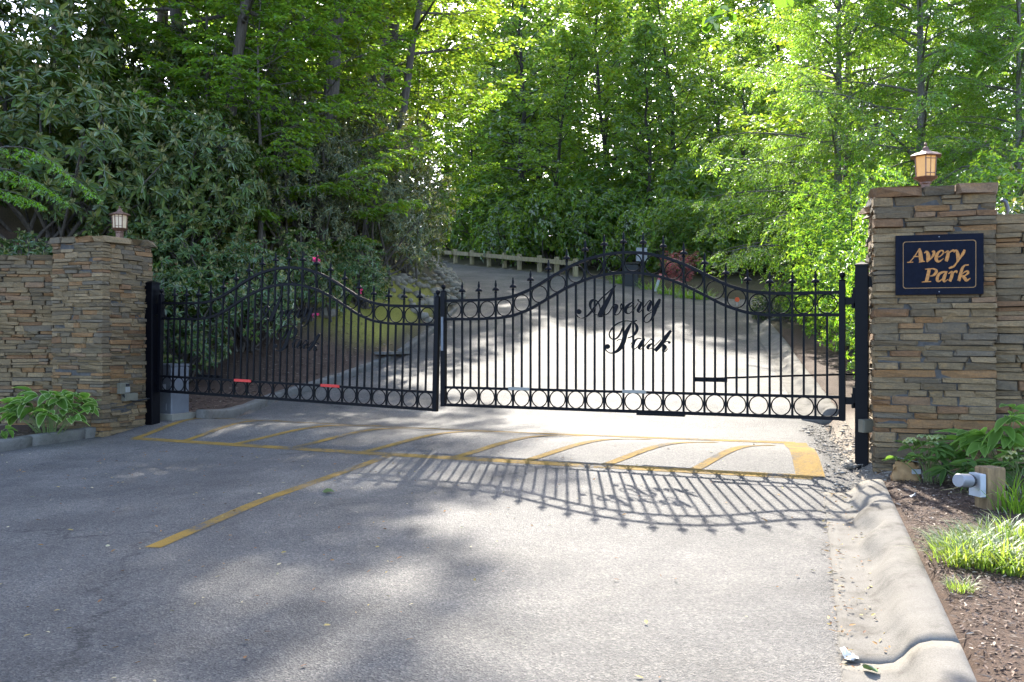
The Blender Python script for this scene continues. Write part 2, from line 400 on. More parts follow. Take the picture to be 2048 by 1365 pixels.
def seg_dist(P, A, B):
    d = B - A; t = np.clip(((P - A) @ d) / (d @ d), 0, 1)
    return np.linalg.norm(P - (A + t[:, None] * d), axis=1)
def road_sd(X, Y):
    """distance outside the asphalt (negative inside)"""
    P = np.c_[np.ravel(X), np.ravel(Y)].astype(float)
    D = np.full(len(P), 1e9); ins = np.zeros(len(P), bool)
    for i in range(len(POLY)):
        a, b = POLY[i], POLY[(i + 1) % len(POLY)]
        D = np.minimum(D, seg_dist(P, a, b))
        if abs(a[1] - b[1]) > 1e-9:
            c = ((a[1] > P[:, 1]) != (b[1] > P[:, 1])) & (P[:, 0] < (b[0] - a[0]) * (P[:, 1] - a[1]) / (b[1] - a[1]) + a[0])
            ins ^= c
    return np.where(ins, -D, D).reshape(np.shape(X))
def sm(a, b, x):
    t = np.clip((np.asarray(x, float) - a) / (b - a), 0, 1); return t * t * (3 - 2 * t)
_LX = np.array([p[0] for p in LEFT]); _LY = np.array([p[1] for p in LEFT])
_RR = sorted(RIGHT[1:], key=lambda p: p[1]); _RX = np.array([p[0] for p in _RR]); _RY = np.array([p[1] for p in _RR])
def is_left(X, Y): return np.asarray(X) < np.interp(Y, _LY, _LX) + 0.8
def H(X, Y, d=None):
    """height of the open ground"""
    X = np.asarray(X, float); Y = np.asarray(Y, float)
    if d is None: d = road_sd(X, Y)
    n = (X - A_[0]) * GN[0] + (Y - A_[1]) * GN[1]
    left = is_left(X, Y)
    near_gate = sm(7.9, 8.9, Y) * (1 - sm(11.2, 12.6, Y)) * (~left)          # bare gravel by the right post, no curb
    near_gate = np.maximum(near_gate, (1 - sm(0.9, 1.5, np.abs(n - 0.3))) * left * (1 - sm(1.0, 1.6, d)))
    lip = 0.13 * (1 - near_gate) + 0.02 * near_gate
    gut = np.where(left, 0.0, 0.37)                                          # the gutter pan lies between
    base = np.where(d < 0, -0.10, -0.10 + (0.10 + lip) * sm(gut, gut + 0.12, d))
    base = np.where((Y > 40) & ~left, np.where(d < 0, -0.10, 0.02), base)
    dd = np.maximum(d, 0)
    steep = sm(17.0, 20.0, Y)
    bed = np.minimum(dd, 2.2) * 0.16 + np.maximum(dd - 2.2, 0) * 0.62
    bank = np.minimum(dd, 2.0) * 0.75 + np.maximum(dd - 2.0, 0) * 0.42
    hill = np.minimum((bed * (1 - steep) + bank * steep), 10.0) * sm(0.3, 1.2, n) * left * (1 - sm(46, 56, Y))
    hill = hill + left * sm(0.3, 3.0, n) * np.clip(-X - 9, 0, 12) * 0.12
    rt = (~left) * np.minimum(np.maximum(dd - 1.2, 0), 20) * 0.08 * sm(9, 13, Y)
    return G(X, Y) + base + hill + rt
def h1(x, y): return float(H(np.array([x]), np.array([y]))[0])
def g1(x, y): return float(G(x, y))
rng = np.random.default_rng(11)
random.seed(5)
# ------------------------------------------------------------------ ground and road
def axis(*segs):
    out = []
    for a, b, s in segs: out += list(np.arange(a, b, s))
    return np.array(out + [segs[-1][1]], float)
def noise2(x, y, s, seed=0):
    r = np.random.default_rng(seed); o = np.zeros_like(x)
    for k in range(6):
        a = r.uniform(0, 6.28); f = s * r.uniform(0.6, 1.8); o += np.sin((x * np.cos(a) + y * np.sin(a)) * f + r.uniform(0, 6.28))
    return o / 6
gx = axis((-160, -40, 8), (-40, -12, 1.6), (-12, 9, 0.22), (9, 30, 1.2), (30, 160, 8)); gy = axis((-30, 2, 1.6), (2, 30, 0.25), (30, 64, 0.6), (64, 240, 6))
X, Y = np.meshgrid(gx, gy); D = road_sd(X, Y)
Z = H(X, Y, D)
n_g = (X - A_[0]) * GN[0] + (Y - A_[1]) * GN[1]
lf = is_left(X, Y)
Z = Z + np.where(D > 0.4, 0.035 * noise2(X, Y, 3.0, 3) * sm(0.4, 1.0, D), 0)
mulch = np.array([0.080, 0.052, 0.036]); dirt = np.array([0.085, 0.062, 0.042]); moss = np.array([0.22, 0.205, 0.040]); gravel = np.array([0.26, 0.22, 0.17]); litter = np.array([0.07, 0.058, 0.032])
def blend(c, c2, w): return c * (1 - w[..., None]) + c2 * w[..., None]
col = np.broadcast_to(litter, X.shape + (3,)).copy()
col = blend(col, mulch, np.where(lf, (Y < 21) * 1.0, (Y < 24) * 1.0))
mo = lf * sm(18.5, 20.5, Y + 0.9 * noise2(X, Y, 1.3, 4)) * (1 - sm(27, 30, Y)) * sm(0.15, 0.5, D)
mo = np.maximum(mo, lf * sm(0.2, 0.6, noise2(X, Y, 0.9, 8)) * sm(15.5, 17, Y) * sm(1.5, 2.4, D))
col = blend(col, moss, np.clip(mo, 0, 1))
ng = (~lf) * sm(8.4, 9.0, Y) * (1 - sm(12.2, 13.2, Y)) * (1 - sm(1.0, 1.5, D))
col = blend(col, gravel, ng)
col = blend(col, np.array([0.20, 0.18, 0.15]), (D < 0.05) * 1.0)
nx, ny = len(gx), len(gy)
idx = np.arange(nx * ny).reshape(ny, nx)
quads = np.stack([idx[:-1, :-1], idx[:-1, 1:], idx[1:, 1:], idx[1:, :-1]], -1).reshape(-1, 4)
ground = link('ground', big_mesh('ground', np.stack([X, Y, Z], -1).reshape(-1, 3), quads, M['ground'], col.reshape(-1, 3), smooth=True), kind='structure')

rx = axis((-18, -9, 1.0), (-9, 8, 0.25), (8, 28, 1.0)); ry = axis((-8, 3, 0.6), (3, 9, 0.16), (9, 16, 0.08), (16, 34, 0.35), (34, 70, 0.7))
X, Y = np.meshgrid(rx, ry); D = road_sd(X, Y)
Zr = G(X, Y) - np.where(D > 0.0, np.minimum(0.09, D * 0.28), 0)
idx = np.arange(X.size).reshape(X.shape)
q = np.stack([idx[:-1, :-1], idx[:-1, 1:], idx[1:, 1:], idx[1:, :-1]], -1).reshape(-1, 4)
keep = (D.ravel()[q].min(1) < 0.55)
road = link('road', big_mesh('road', np.stack([X, Y, Zr], -1).reshape(-1, 3), q[keep], M['asphalt'], smooth=True), kind='structure')

def resample(pts, step):
    pts = np.asarray(pts, float); s = np.r_[0, np.cumsum(np.linalg.norm(np.diff(pts, axis=0), axis=1))]
    t = np.linspace(0, s[-1], max(2, int(s[-1] / step) + 1))
    return np.stack([np.interp(t, s, pts[:, k]) for k in range(pts.shape[1])], 1)
def smooth_path(pts, step=0.3, it=3):
    p = resample(pts, step)
    for _ in range(it * 4):
        p[1:-1] = 0.25 * p[:-2] + 0.5 * p[1:-1] + 0.25 * p[2:]
    return p
def ribbon(name, path, w, mat, parent, dz=0.006, wobble=0.0):
    p = smooth_path(path, 0.12, 1); t = unit(np.gradient(p, axis=0)); nn = np.c_[-t[:, 1], t[:, 0]]
    cols = np.linspace(-0.5, 0.5, 5); L = []
    ww = w * (1 + wobble * np.sin(np.arange(len(p)) * 0.9) * 0.3)
    for c in cols:
        xy = p + nn * (ww * c)[:, None]; L.append(np.c_[xy, G(xy[:, 0], xy[:, 1]) + dz])
    v = np.stack(L, 1); k = len(p); i = np.arange(k * 5).reshape(k, 5)
    q = np.stack([i[:-1, :-1], i[:-1, 1:], i[1:, 1:], i[1:, :-1]], -1).reshape(-1, 4)
    return link(name, big_mesh(name, v.reshape(-1, 3), q, mat, smooth=True), parent)
def on_gate(px, n=0.0):
    r = (px - 1024) / FPX; a = A_ + GN * n
    u = (r * a[1] - a[0]) / (GU[0] - r * GU[1]); return a + GU * u, u
# yellow hump box: front and back lines run parallel to the gate
fr = lambda px, n: on_gate(px, n)[0]
front_l, front_r = fr(268, -0.86), fr(1626, -0.66); back_l, back_r = fr(425, 1.0), fr(1590, 1.72)
ribbon('marking', [front_l, fr(720, -0.84), fr(1150, -0.76), front_r], 0.17, M['yellow'], road, 0.0035)
ribbon('marking', [back_l, fr(900, 1.3), back_r], 0.15, M['yellow'], road, 0.0040)
ribbon('marking', [front_l, back_l], 0.13, M['yellow'], road, 0.0045)
ribbon('marking', [front_r + GU * -0.02, back_r], 0.27, M['yellow'], road, 0.0050)
for a, b in ((370, 560), (470, 760), (585, 870), (725, 1010), (905, 1165), (1040, 1300), (1195, 1430), (1375, 1545)):
    ribbon('marking', [fr(a, -0.8), fr(b, 1.35)], 0.115, M['yellow'], road, 0.0055)
ribbon('marking', [gp(305, 1096), gp(520, 1003), gp(775, 913)], 0.125, M['yellow'], road, 0.0032)

# ------------------------------------------------------------------ curbs
def sweep(name, path, prof_fn, mat, label=None, cat=None, parent=None, step=0.12, kind=None):
    p = smooth_path(path, step, 2); t = unit(np.gradient(p, axis=0)); nn = np.c_[t[:, 1], -t[:, 0]]     # to the right of travel
    s = np.r_[0, np.cumsum(np.linalg.norm(np.diff(p, axis=0), axis=1))]
    rows = []
    for i in range(len(p)):
        pr = np.array(prof_fn(s[i], s[-1])); xy = p[i] + nn[i] * pr[:, :1]
        z0 = G(np.array([p[i][0]]), np.array([p[i][1]]))[0]
        rows.append(np.c_[xy, z0 + pr[:, 1]])
    v = np.stack(rows); k, m = v.shape[:2]; i = np.arange(k * m).reshape(k, m)
    q = np.stack([i[:-1, :-1], i[1:, :-1], i[1:, 1:], i[:-1, 1:]], -1).reshape(-1, 4).tolist()
    b = MB(); b.add(v.reshape(-1, 3), q + [tuple(range(m)), tuple(range((k - 1) * m + m - 1, (k - 1) * m - 1, -1))])
    o = link(name, b.mesh(name, mat, True), parent)
    if kind: o['kind'] = kind
    return o
def split_path(p, lens, gap=0.012):
    p = resample(p, 0.05); out = []; i = 0
    for L in lens:
        n = max(3, int(L / 0.05)); out.append(p[i:i + n + 1]); i += n
        if i >= len(p) - 3: break
    return [q for q in out if len(q) > 3]
def plain_curb(s, T):
    h = 0.14
    return [(-0.02, -0.10), (-0.015, 0.03), (0.0, h - 0.03), (-0.03 + 0.02, h - 0.01), (-0.05, h), (-0.15, h), (-0.17, h - 0.02), (-0.17, -0.10)]
def mirror(f): return lambda s, T: [(-a, b) for a, b in f(s, T)][::-1]
curb_l = [(-8.05, 7.0), (-7.2, 9.4), (-6.45, 11.6), (-5.62, 13.25)]
for i, seg in enumerate(split_path(curb_l, [2.2, 1.6, 1.55, 0.8, 0.75])):
    seg = seg.copy(); seg[-1] = seg[-1] - (seg[-1] - seg[-2]) * 0.3
    sweep('curb', seg, lambda s, T: [(a - 0.0, b) for a, b in plain_curb(s, T)], M['concrete'], kind='structure')
curb_lb = [gp(412, 838), gp(560, 800), gp(700, 757), gp(783, 724)]
for seg in split_path(curb_lb, [2.1, 2.0, 2.4]):
    seg = seg.copy(); seg[-1] = seg[-1] - (seg[-1] - seg[-2]) * 0.3
    sweep('curb', seg, plain_curb, M['concrete'], kind='structure')
curb_lc = [gp(806, 712), gp(850, 680), gp(882, 655), gp(915, 622)]
sweep('curb', curb_lc, plain_curb, M['concrete'], kind='structure')
# storm drain mouth in the left curb
dm = (gp(783, 724) + gp(806, 712)) / 2
dt = thing('storm_drain', 'dark storm drain mouth set into the curb below the mossy bank', 'drain', (dm[0] - 0.16, dm[1], g1(*dm)), -0.30)
MB().box((0, 0, 0.13), (0.42, 1.5, 0.06)).build('lintel', M['concrete'], dt)
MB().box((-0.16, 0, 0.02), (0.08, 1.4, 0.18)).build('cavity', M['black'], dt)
# rolled gutter along the right side, hand-finished and wavy
def wavy(amp_fn):
    def f(s, T):
        a = amp_fn(s, T); w = a * math.sin(s * 2 * math.pi / 0.78 + 0.6 * math.sin(s * 1.7)); w2 = a * math.sin(s * 2 * math.pi / 0.78 + 0.9)
        return [(-0.03, -0.10), (-0.01, 0.004), (0.07, 0.000), (0.15 + w * 0.25, 0.003), (0.21 + w * 0.75, 0.018), (0.25 + w, 0.052), (0.28 + w, 0.090 + w2 * 0.2), (0.315 + w * 0.75, 0.118 + w2 * 0.2),
                (0.37 + w * 0.4, 0.135 + w2 * 0.12), (0.45, 0.14), (0.485, 0.132), (0.50, 0.10), (0.505, -0.10)]
    return f
gut = [(-1.55, -5), tuple(gp(1690, 1340)), tuple(gp(1668, 1130)), tuple(gp(1650, 985))]
gs = split_path(gut, [9.75, 9.0])
for k, seg in enumerate(gs):
    seg = seg.copy(); seg[-1] = seg[-1] - (seg[-1] - seg[-2]) * 0.12
    tot = len(seg) * 0.05
    sweep('gutter', seg, wavy((lambda s, T: 0.008) if k == 0 else (lambda s, T: 0.014 + 0.042 * float(sm(1.2, 2.4, s)))), M['concrete'], kind='structure')
gut2 = [tuple(gp(1606, 838)), tuple(gp(1556, 751)), tuple(gp(1534, 700)), tuple(gp(1500, 650)), (8.6, 27.2), (13, 29.0)]
sweep('gutter', gut2, wavy(lambda s, T: 0.042), M['concrete'], kind='structure')

# ------------------------------------------------------------------ lettering drawn as pen strokes
def catmull(P, n=7):
    P = np.asarray(P, float)
    if len(P) < 3:
        t = np.linspace(0, 1, 4)[:, None]; return P[0] * (1 - t) + P[-1] * t
    Q = np.vstack([2 * P[0] - P[1], P, 2 * P[-1] - P[-2]]); out = []
    for i in range(len(P) - 1):
        a, b, c, d = Q[i:i + 4]
        for t in np.linspace(0, 1, n, endpoint=False):
            out.append(0.5 * (2 * b + (c - a) * t + (2 * a - 5 * b + 4 * c - d) * t * t + (3 * b - a - 3 * c + d) * t ** 3))
    return np.array(out + [P[-1]])
def stroke_shape(strokes, mapf, thick, wscale=1.0, step=0.0004):
    """strokes in tracing units (x, y, width) -> plates in a local x,z plane, y = thickness"""
    b = MB(); k = 0
    for st in strokes:
        if st[0] == 'ball':
            _, cx, cyy, r = st; an = np.arange(16) / 16 * 2 * math.pi
            pts = np.c_[cx + r * np.cos(an), cyy + r * np.sin(an)]
            xy = np.array([mapf(*p) for p in pts]); off = k * step
            v = np.vstack([np.c_[xy[:, 0], np.full(16, -thick - off), xy[:, 1]], np.c_[xy[:, 0], np.full(16, off), xy[:, 1]]])
            b.add(v, [tuple(range(16)), tuple(range(31, 15, -1))] + [(i, 16 + i, 16 + (i + 1) % 16, (i + 1) % 16) for i in range(16)])
        else:
            c = catmull(st); w = np.maximum(c[:, 2], 5) * 0.5 * wscale; t = unit(np.gradient(c[:, :2], axis=0)); nn = np.c_[-t[:, 1], t[:, 0]]
            Lp = np.array([mapf(*p) for p in c[:, :2] + nn * w[:, None]]); Rp = np.array([mapf(*p) for p in c[:, :2] - nn * w[:, None]]); m = len(c); off = k * step
            v = np.vstack([np.c_[P[:, 0], np.full(m, y), P[:, 1]] for y in (-thick - off, off) for P in (Lp, Rp)])
            f = []
            for i in range(m - 1):
                f += [(i, i + 1, m + i + 1, m + i), (2 * m + i, 3 * m + i, 3 * m + i + 1, 2 * m + i + 1), (i, 2 * m + i, 2 * m + i + 1, i + 1), (m + i, m + i + 1, 3 * m + i + 1, 3 * m + i)]
            f += [(0, m, 3 * m, 2 * m), (m - 1, 3 * m - 1, 4 * m - 1, 2 * m - 1)]
            b.add(v, f)
        k += 1
    return b
SCRIPT_AVERY = [
 [(752, 92, 6), (690, 190, 30), (640, 300, 48), (560, 450, 62), (500, 560, 66), (470, 628, 62)], [(438, 634, 12), (530, 632, 12)],
 [(748, 97, 8), (650, 190, 14), (500, 325, 15), (400, 450, 22), (330, 550, 28), (260, 620, 20), (190, 655, 11), (120, 640, 11), (80, 600, 15), (74, 555, 20), (95, 525, 26)], ('ball', 122, 545, 44),
 [(482, 560, 9), (480, 470, 13), (450, 390, 15), (392, 345, 20), (340, 362, 34), (314, 412, 34), (318, 470, 24), (348, 530, 12), (400, 585, 10), (480, 612, 9), (560, 606, 10), (622, 570, 10), (666, 510, 9), (702, 445, 9)],
 [(700, 450, 9), (735, 427, 18), (765, 442, 40), (755, 490, 46), (730, 550, 40), (727, 585, 28), (757, 601, 12), (800, 580, 10), (838, 520, 10), (862, 455, 14), (852, 412, 18), (828, 460, 9), (842, 510, 8), (880, 520, 8), (912, 505, 8)],
 [(905, 510, 8), (960, 480, 9), (1030, 440, 12), (1055, 408, 16), (1032, 390, 12), (990, 410, 22), (940, 460, 38), (915, 510, 44), (925, 555, 32), (965, 578, 14), (1020, 550, 8), (1075, 480, 8), (1132, 400, 8)],
 ('ball', 1133, 347, 15), [(1133, 352, 8), (1150, 375, 11), (1182, 388, 18), (1170, 430, 30), (1145, 490, 38), (1130, 530, 34), (1150, 556, 14), (1185, 530, 8), (1230, 470, 8), (1290, 390, 8), (1330, 352, 10)],
 [(1328, 352, 12), (1352, 372, 28), (1335, 420, 40), (1310, 480, 44), (1305, 520, 28), (1330, 536, 10), (1380, 500, 9), (1440, 420, 12)],
 [(1505, 328, 26), (1470, 400, 48), (1430, 480, 50), (1400, 570, 46), (1370, 650, 26), (1330, 702, 14), (1280, 731, 11), (1238, 710, 13), (1236, 660, 15), (1275, 605, 11), (1340, 565, 9), (1420, 520, 8), (1492, 452, 6)]]
SCRIPT_PARK = [
 [(1015, 735, 14), (962, 830, 44), (912, 930, 56), (882, 1050, 58), (842, 1140, 56), (790, 1202, 44), (730, 1240, 28), (660, 1250, 14), (600, 1220, 13), (568, 1170, 15), (577, 1130, 24)], ('ball', 608, 1140, 43),
 [(1008, 745, 8), (1046, 722, 12), (1096, 770, 30), (1112, 840, 38), (1086, 910, 34), (1030, 965, 20), (950, 995, 10)],
 [(1112, 694, 14), (1050, 716, 14), (960, 703, 12), (860, 715, 14), (760, 760, 15), (680, 840, 17), (640, 920, 15), (652, 980, 15), (700, 1015, 15), (762, 1000, 19), (822, 930, 22), (852, 850, 14), (872, 790, 8)],
 [(765, 1050, 6), (800, 1022, 10), (845, 1022, 10)],
 [(1000, 1105, 6), (1060, 1040, 10), (1120, 1003, 12), (1185, 1004, 14)], [(1180, 1004, 12), (1120, 1006, 16), (1072, 1050, 26), (1042, 1120, 34), (1037, 1165, 24), (1062, 1186, 12), (1122, 1140, 10), (1182, 1045, 10)],
 [(1237, 1000, 24), (1200, 1060, 44), (1160, 1130, 44), (1150, 1170, 28), (1182, 1182, 10), (1230, 1140, 8), (1290, 1070, 8), (1350, 1006, 8)],
 [(1345, 1006, 10), (1388, 1035, 30), (1372, 1085, 14), (1330, 1110, 30), (1297, 1150, 40), (1312, 1181, 16), (1360, 1166, 8), (1430, 1110, 8), (1520, 1020, 8)],
 [(1690, 866, 30), (1620, 960, 48), (1550, 1060, 50), (1480, 1150, 50), (1420, 1212, 46)], [(1530, 1110, 8), (1600, 1060, 11), (1648, 1055, 13)], ('ball', 1662, 1070, 22),
 [(1560, 1108, 30), (1592, 1150, 40), (1560, 1200, 36), (1592, 1221, 13), (1637, 1175, 6)]]
SIGN_AVERY = [
 [(330, 648, 22), (420, 540, 18), (520, 390, 24)], [(522, 382, 26), (537, 480, 75), (548, 580, 80), (562, 648, 80)], [(400, 543, 22), (500, 540, 22)], [(276, 656, 16), (397, 650, 18)], [(508, 652, 15), (628, 634, 16)],
 [(612, 476, 20), (660, 448, 42), (690, 510, 75), (686, 600, 70), (666, 646, 26)], [(664, 646, 16), (742, 580, 28), (798, 500, 50), (802, 445, 46), (760, 450, 18)],
 [(850, 562, 16), (930, 530, 20), (985, 470, 30), (975, 430, 26), (930, 430, 28), (875, 480, 50), (847, 560, 66), (857, 615, 58), (900, 636, 36), (950, 606, 20), (993, 574, 10)],
 [(1012, 468, 14), (1075, 440, 40), (1072, 520, 66), (1040, 630, 60)], [(1070, 500, 20), (1130, 440, 30), (1188, 424, 40), (1196, 462, 18)],
 [(1192, 440, 24), (1240, 425, 40), (1265, 500, 70), (1272, 570, 70), (1260, 640, 36)], [(1398, 408, 34), (1372, 470, 56), (1310, 560, 40), (1240, 660, 30), (1190, 725, 36), (1140, 745, 40), (1092, 764, 26)]]
SIGN_PARK = [
 [(712, 775, 60), (690, 880, 66), (662, 1000, 66), (656, 1025, 66)], [(566, 1032, 18), (748, 1020, 18)], [(632, 786, 18), (720, 775, 24)], [(700, 782, 18), (790, 775, 26), (850, 810, 50), (832, 865, 54), (780, 905, 34), (722, 916, 12)],
 [(1068, 830, 20), (990, 835, 36), (910, 870, 50), (870, 940, 58), (872, 1000, 54), (912, 1010, 30), (980, 950, 20), (1042, 850, 24)], [(1052, 833, 20), (1016, 900, 60), (992, 980, 60), (1012, 1015, 34), (1080, 972, 12)],
 [(1083, 868, 12), (1150, 830, 40), (1152, 900, 60), (1110, 1012, 56)], [(1150, 890, 18), (1200, 830, 30), (1245, 820, 36), (1242, 858, 14)],
 [(1476, 694, 20), (1402, 705, 30), (1352, 760, 50), (1322, 860, 62), (1282, 1002, 60)], [(1330, 890, 16), (1400, 830, 24), (1455, 815, 34), (1462, 850, 40), (1400, 900, 22), (1350, 916, 14)], [(1350, 900, 40), (1400, 950, 64), (1432, 990, 48), (1508, 948, 10)]]

# ------------------------------------------------------------------ the gate
LEAF_L = 4.77; PO = 0.062; NR = 20; PITCH = (LEAF_L - 2 * PO) / NR
ARCH_I = np.array([0, 1, 2, 3, 4, 5, 6, 7, 8, 9, 10.0]); ARCH_Z = np.array([0, 0, 0, 0.004, 0.031, 0.109, 0.232, 0.352, 0.440, 0.492, 0.508])
def arch(x):
    i = (np.asarray(x, float) - PO) / PITCH; i = np.where(i > 10, 20 - i, i)
    fine = np.linspace(0, 10, 201); z = np.interp(fine, ARCH_I, ARCH_Z)
    k = np.ones(15) / 15; z = np.convolve(np.pad(z, 7, mode='edge'), k, 'valid')
    return np.interp(i, fine, z)
Z_TOP, Z_MID, Z_B2 = 1.310, 1.080, 0.234
BAR = 0.0105
def rail(z, curved, half=0.0155):
    b = MB(); x = np.linspace(PO * 0.5, LEAF_L - PO * 0.5, 121 if curved else 2)
    zz = z + (arch(x) if curved else 0 * x)
    t = unit(np.c_[np.gradient(x), np.gradient(zz)]); nn = np.c_[-t[:, 1], t[:, 0]]
    v = np.stack([np.stack([x + nn[:, 0] * s * half, np.full_like(x, y), zz + nn[:, 1] * s * half], -1) for s, y in ((-1, -half), (1, -half), (1, half), (-1, half))], 1)
    k = len(x); f = [(i * 4 + j, i * 4 + (j + 1) % 4, (i + 1) * 4 + (j + 1) % 4, (i + 1) * 4 + j) for i in range(k - 1) for j in range(4)] + [(3, 2, 1, 0), (4 * k - 4, 4 * k - 3, 4 * k - 2, 4 * k - 1)]
    return b.add(v.reshape(-1, 3), f)
GM = {}
GM['top'] = rail(Z_TOP, True, 0.017).mesh('top_rail', M['iron']); GM['mid'] = rail(Z_MID, True, 0.016).mesh('curved_rail', M['iron'])
GM['b2'] = rail(Z_B2, False, 0.0155).mesh('lower_rail', M['iron']); GM['b1'] = rail(0.016, False, 0.019).mesh('bottom_rail', M['iron'])
R_RING = (PITCH - 2 * BAR) / 2 - 0.0035
GM['ring'] = MB().torus((0, 0, 0), R_RING - 0.004, 0.0075, n=28, m=6).mesh('ring', M['iron'], True)
GM['fin'] = MB().lathe([(0.0105, 0.0), (0.0175, 0.006), (0.0175, 0.022), (0.010, 0.028), (0.009, 0.042), (0.0425, 0.034), (0.046, 0.040), (0.040, 0.056), (0.022, 0.072), (0.012, 0.078), (0.0155, 0.10), (0.014, 0.118), (0.008, 0.138), (0.0095, 0.148), (0.006, 0.158), (0.001, 0.162)], n=10).mesh('finial', M['iron'], True)
GM['post'] = MB().cbox((0, 0, 0.715), (0.062, 0.062, 1.43), 0.06).mesh('end_post', M['iron'])
GM['ball'] = MB().lathe([(0.036, 0), (0.036, 0.012), (0.014, 0.018), (0.013, 0.032), (0.026, 0.045), (0.031, 0.062), (0.026, 0.080), (0.012, 0.092), (0.001, 0.094)], n=12).mesh('ball_cap', M['iron'], True)
def bar_mesh(z0, z1):
    return MB().box((0, 0, (z0 + z1) / 2), (2 * BAR, 2 * BAR, z1 - z0)).mesh('picket', M['iron'])
def letter_map(cx, cyy):
    px, py = 1145 + cx / 8.533, 560 + cyy / 8.533
    P, u = on_gate(px); z = EYE - (py - 682.5) / FPX * P[1]
    return u - U_R0, z - 0.690
U_R0 = on_gate(883)[1]
GM['t1'] = stroke_shape(SCRIPT_AVERY, letter_map, 0.010, 1.3).mesh('lettering', M['iron']); GM['t2'] = stroke_shape(SCRIPT_PARK, letter_map, 0.010, 1.3).mesh('lettering', M['iron'])
GM['refl'] = MB().cbox((0, 0, 0), (0.30, 0.012, 0.036), 0.12).mesh('reflector', M['red']); GM['reflw'] = MB().cbox((0, 0, 0), (0.28, 0.012, 0.036), 0.12).mesh('reflector', M['dirty_white'])
pick_cache = {}
def gate_leaf(label, loc, rot, refl, hinge_at_end):
    t = thing('gate_leaf', label, 'gate', loc, group=None); t.rotation_euler = rot
    link('top_rail', GM['top'], t); link('curved_rail', GM['mid'], t); link('lower_rail', GM['b2'], t); link('bottom_rail', GM['b1'], t)
    for x in (PO / 2, LEAF_L - PO / 2):
        p = link('end_post', GM['post'], t, (x, 0, -0.005)); link('ball_cap', GM['ball'], p, (0, 0, 1.43))
    for i in range(1, 2 * NR):
        x = PO + i * PITCH / 2; a = float(arch(x))
        if i % 2 == 0:
            z1 = Z_TOP + a + 0.07; key = ('L', min(i, 40 - i))
            if key not in pick_cache: pick_cache[key] = bar_mesh(0.012, z1)
            p = link('picket', pick_cache[key], t, (x, 0.0008, 0)); link('finial', GM['fin'], p, (0, 0, z1))
        else:
            key = ('S', min(i, 40 - i))
            if key not in pick_cache: pick_cache[key] = bar_mesh(Z_B2, Z_MID + a)
            link('picket', pick_cache[key], t, (x, 0.0006, 0))
            za = float(arch(x - PITCH * 0.2) + arch(x + PITCH * 0.2)) / 2
            link('ring', GM['ring'], t, (x, 0, Z_B2 / 2 + 0.010)); link('ring', GM['ring'], t, (x, 0, (Z_TOP + Z_MID) / 2 + za))
    link('lettering', GM['t1'], t, (0, -0.016, 0)); link('lettering', GM['t2'], t, (0, -0.016, 0))
    for x in refl[1]: link('reflector', refl[0], t, (x, -0.023, Z_B2 + 0.006))
    xh = LEAF_L if hinge_at_end else 0.0; s = 1 if hinge_at_end else -1
    for z in (0.20, 1.22):
        b = MB(); b.box((xh + s * 0.035, 0, z), (0.09, 0.03, 0.075)); b.lathe([(0.017, -0.075), (0.017, 0.075)], (xh + s * 0.075, 0, z), 10); b.build('hinge', M['iron'], t)
    return t
g_ang = math.atan2(GU[1], GU[0])
uL0 = on_gate(316)[1]
PL0 = A_ + GU * uL0; PR0 = A_ + GU * U_R0
tiltL = math.atan2(0.13, LEAF_L)
def eul(rz, ry): return (Matrix.Rotation(rz, 4, 'Z') @ Matrix.Rotation(ry, 4, 'Y')).to_euler()
gl = gate_leaf('black iron gate leaf with red reflectors, hung beside the grey operator cabinet', (PL0[0], PL0[1], 0.752), eul(g_ang, tiltL), (GM['refl'], (1.63, 3.13)), False)
gr = gate_leaf('black iron gate leaf with pale reflectors, hung by the sign pillar', (PR0[0], PR0[1], 0.690), eul(g_ang, 0), (GM['reflw'], (1.08, 2.52)), True)
# latch plate, operator arm and truss bracket
MB().box((PO / 2 - 0.0, -0.036, 0.90), (0.03, 0.012, 0.42)).build('latch_plate', M['grey_box'], gr)
b = MB(); b.box((LEAF_L - 1.40, 0.045, Z_B2 + 0.155), (0.36, 0.035, 0.05)); b.tube([(LEAF_L - 1.55, 0.05, Z_B2 + 0.16), (LEAF_L - 0.5, 0.10, Z_B2 + 0.21), (LEAF_L + 0.35, 0.30, Z_B2 + 0.24)], 0.012, 6); b.build('operator_arm', M['iron'], gr)
MB().box((LEAF_L - 1.95, 0.0, -0.012), (0.55, 0.045, 0.024)).build('stiffener', M['iron'], gr)
b = MB(); b.box((0.95, 0.045, Z_B2 + 0.03), (0.42, 0.03, 0.05)); b.tube([(1.0, 0.05, Z_B2 + 0.03), (0.3, 0.25, Z_B2 - 0.02)], 0.012, 6); b.build('operator_arm', M['iron'], gl)
for x in (PO / 2, ):
    pass
# gate posts
def gate_post(label, P, z0, z1, w, br_dir, br_z, br_len):
    t = thing('gate_post', label, 'post', (P[0], P[1], z0), g_ang)
    MB().cbox((0, 0, (z1 - z0) / 2 - 0.15), (w, w, z1 - z0 + 0.3), 0.05).build('shaft', M['iron'], t)
    MB().lathe([(w * 0.76, -0.0), (w * 0.76, 0.022), (w * 0.2, 0.045), (0.002, 0.055)], (0, 0, z1 - z0), 4, math.pi / 4).build('cap', M['iron'], t)
    b = MB(); b.box((br_dir * (w / 2 + br_len / 2), 0.0, br_z - z0), (br_len, 0.075, 0.11)); b.box((br_dir * (w / 2 + br_len), 0.0, br_z - z0), (0.012, 0.14, 0.15)); b.build('wall_bracket', M['iron'], t)
    for z in (0.95, 1.97):
        MB().box((-br_dir * (w / 2 + 0.012), 0, z - z0), (0.03, 0.05, 0.16)).build('hinge_plate', M['iron'], t)
    return t
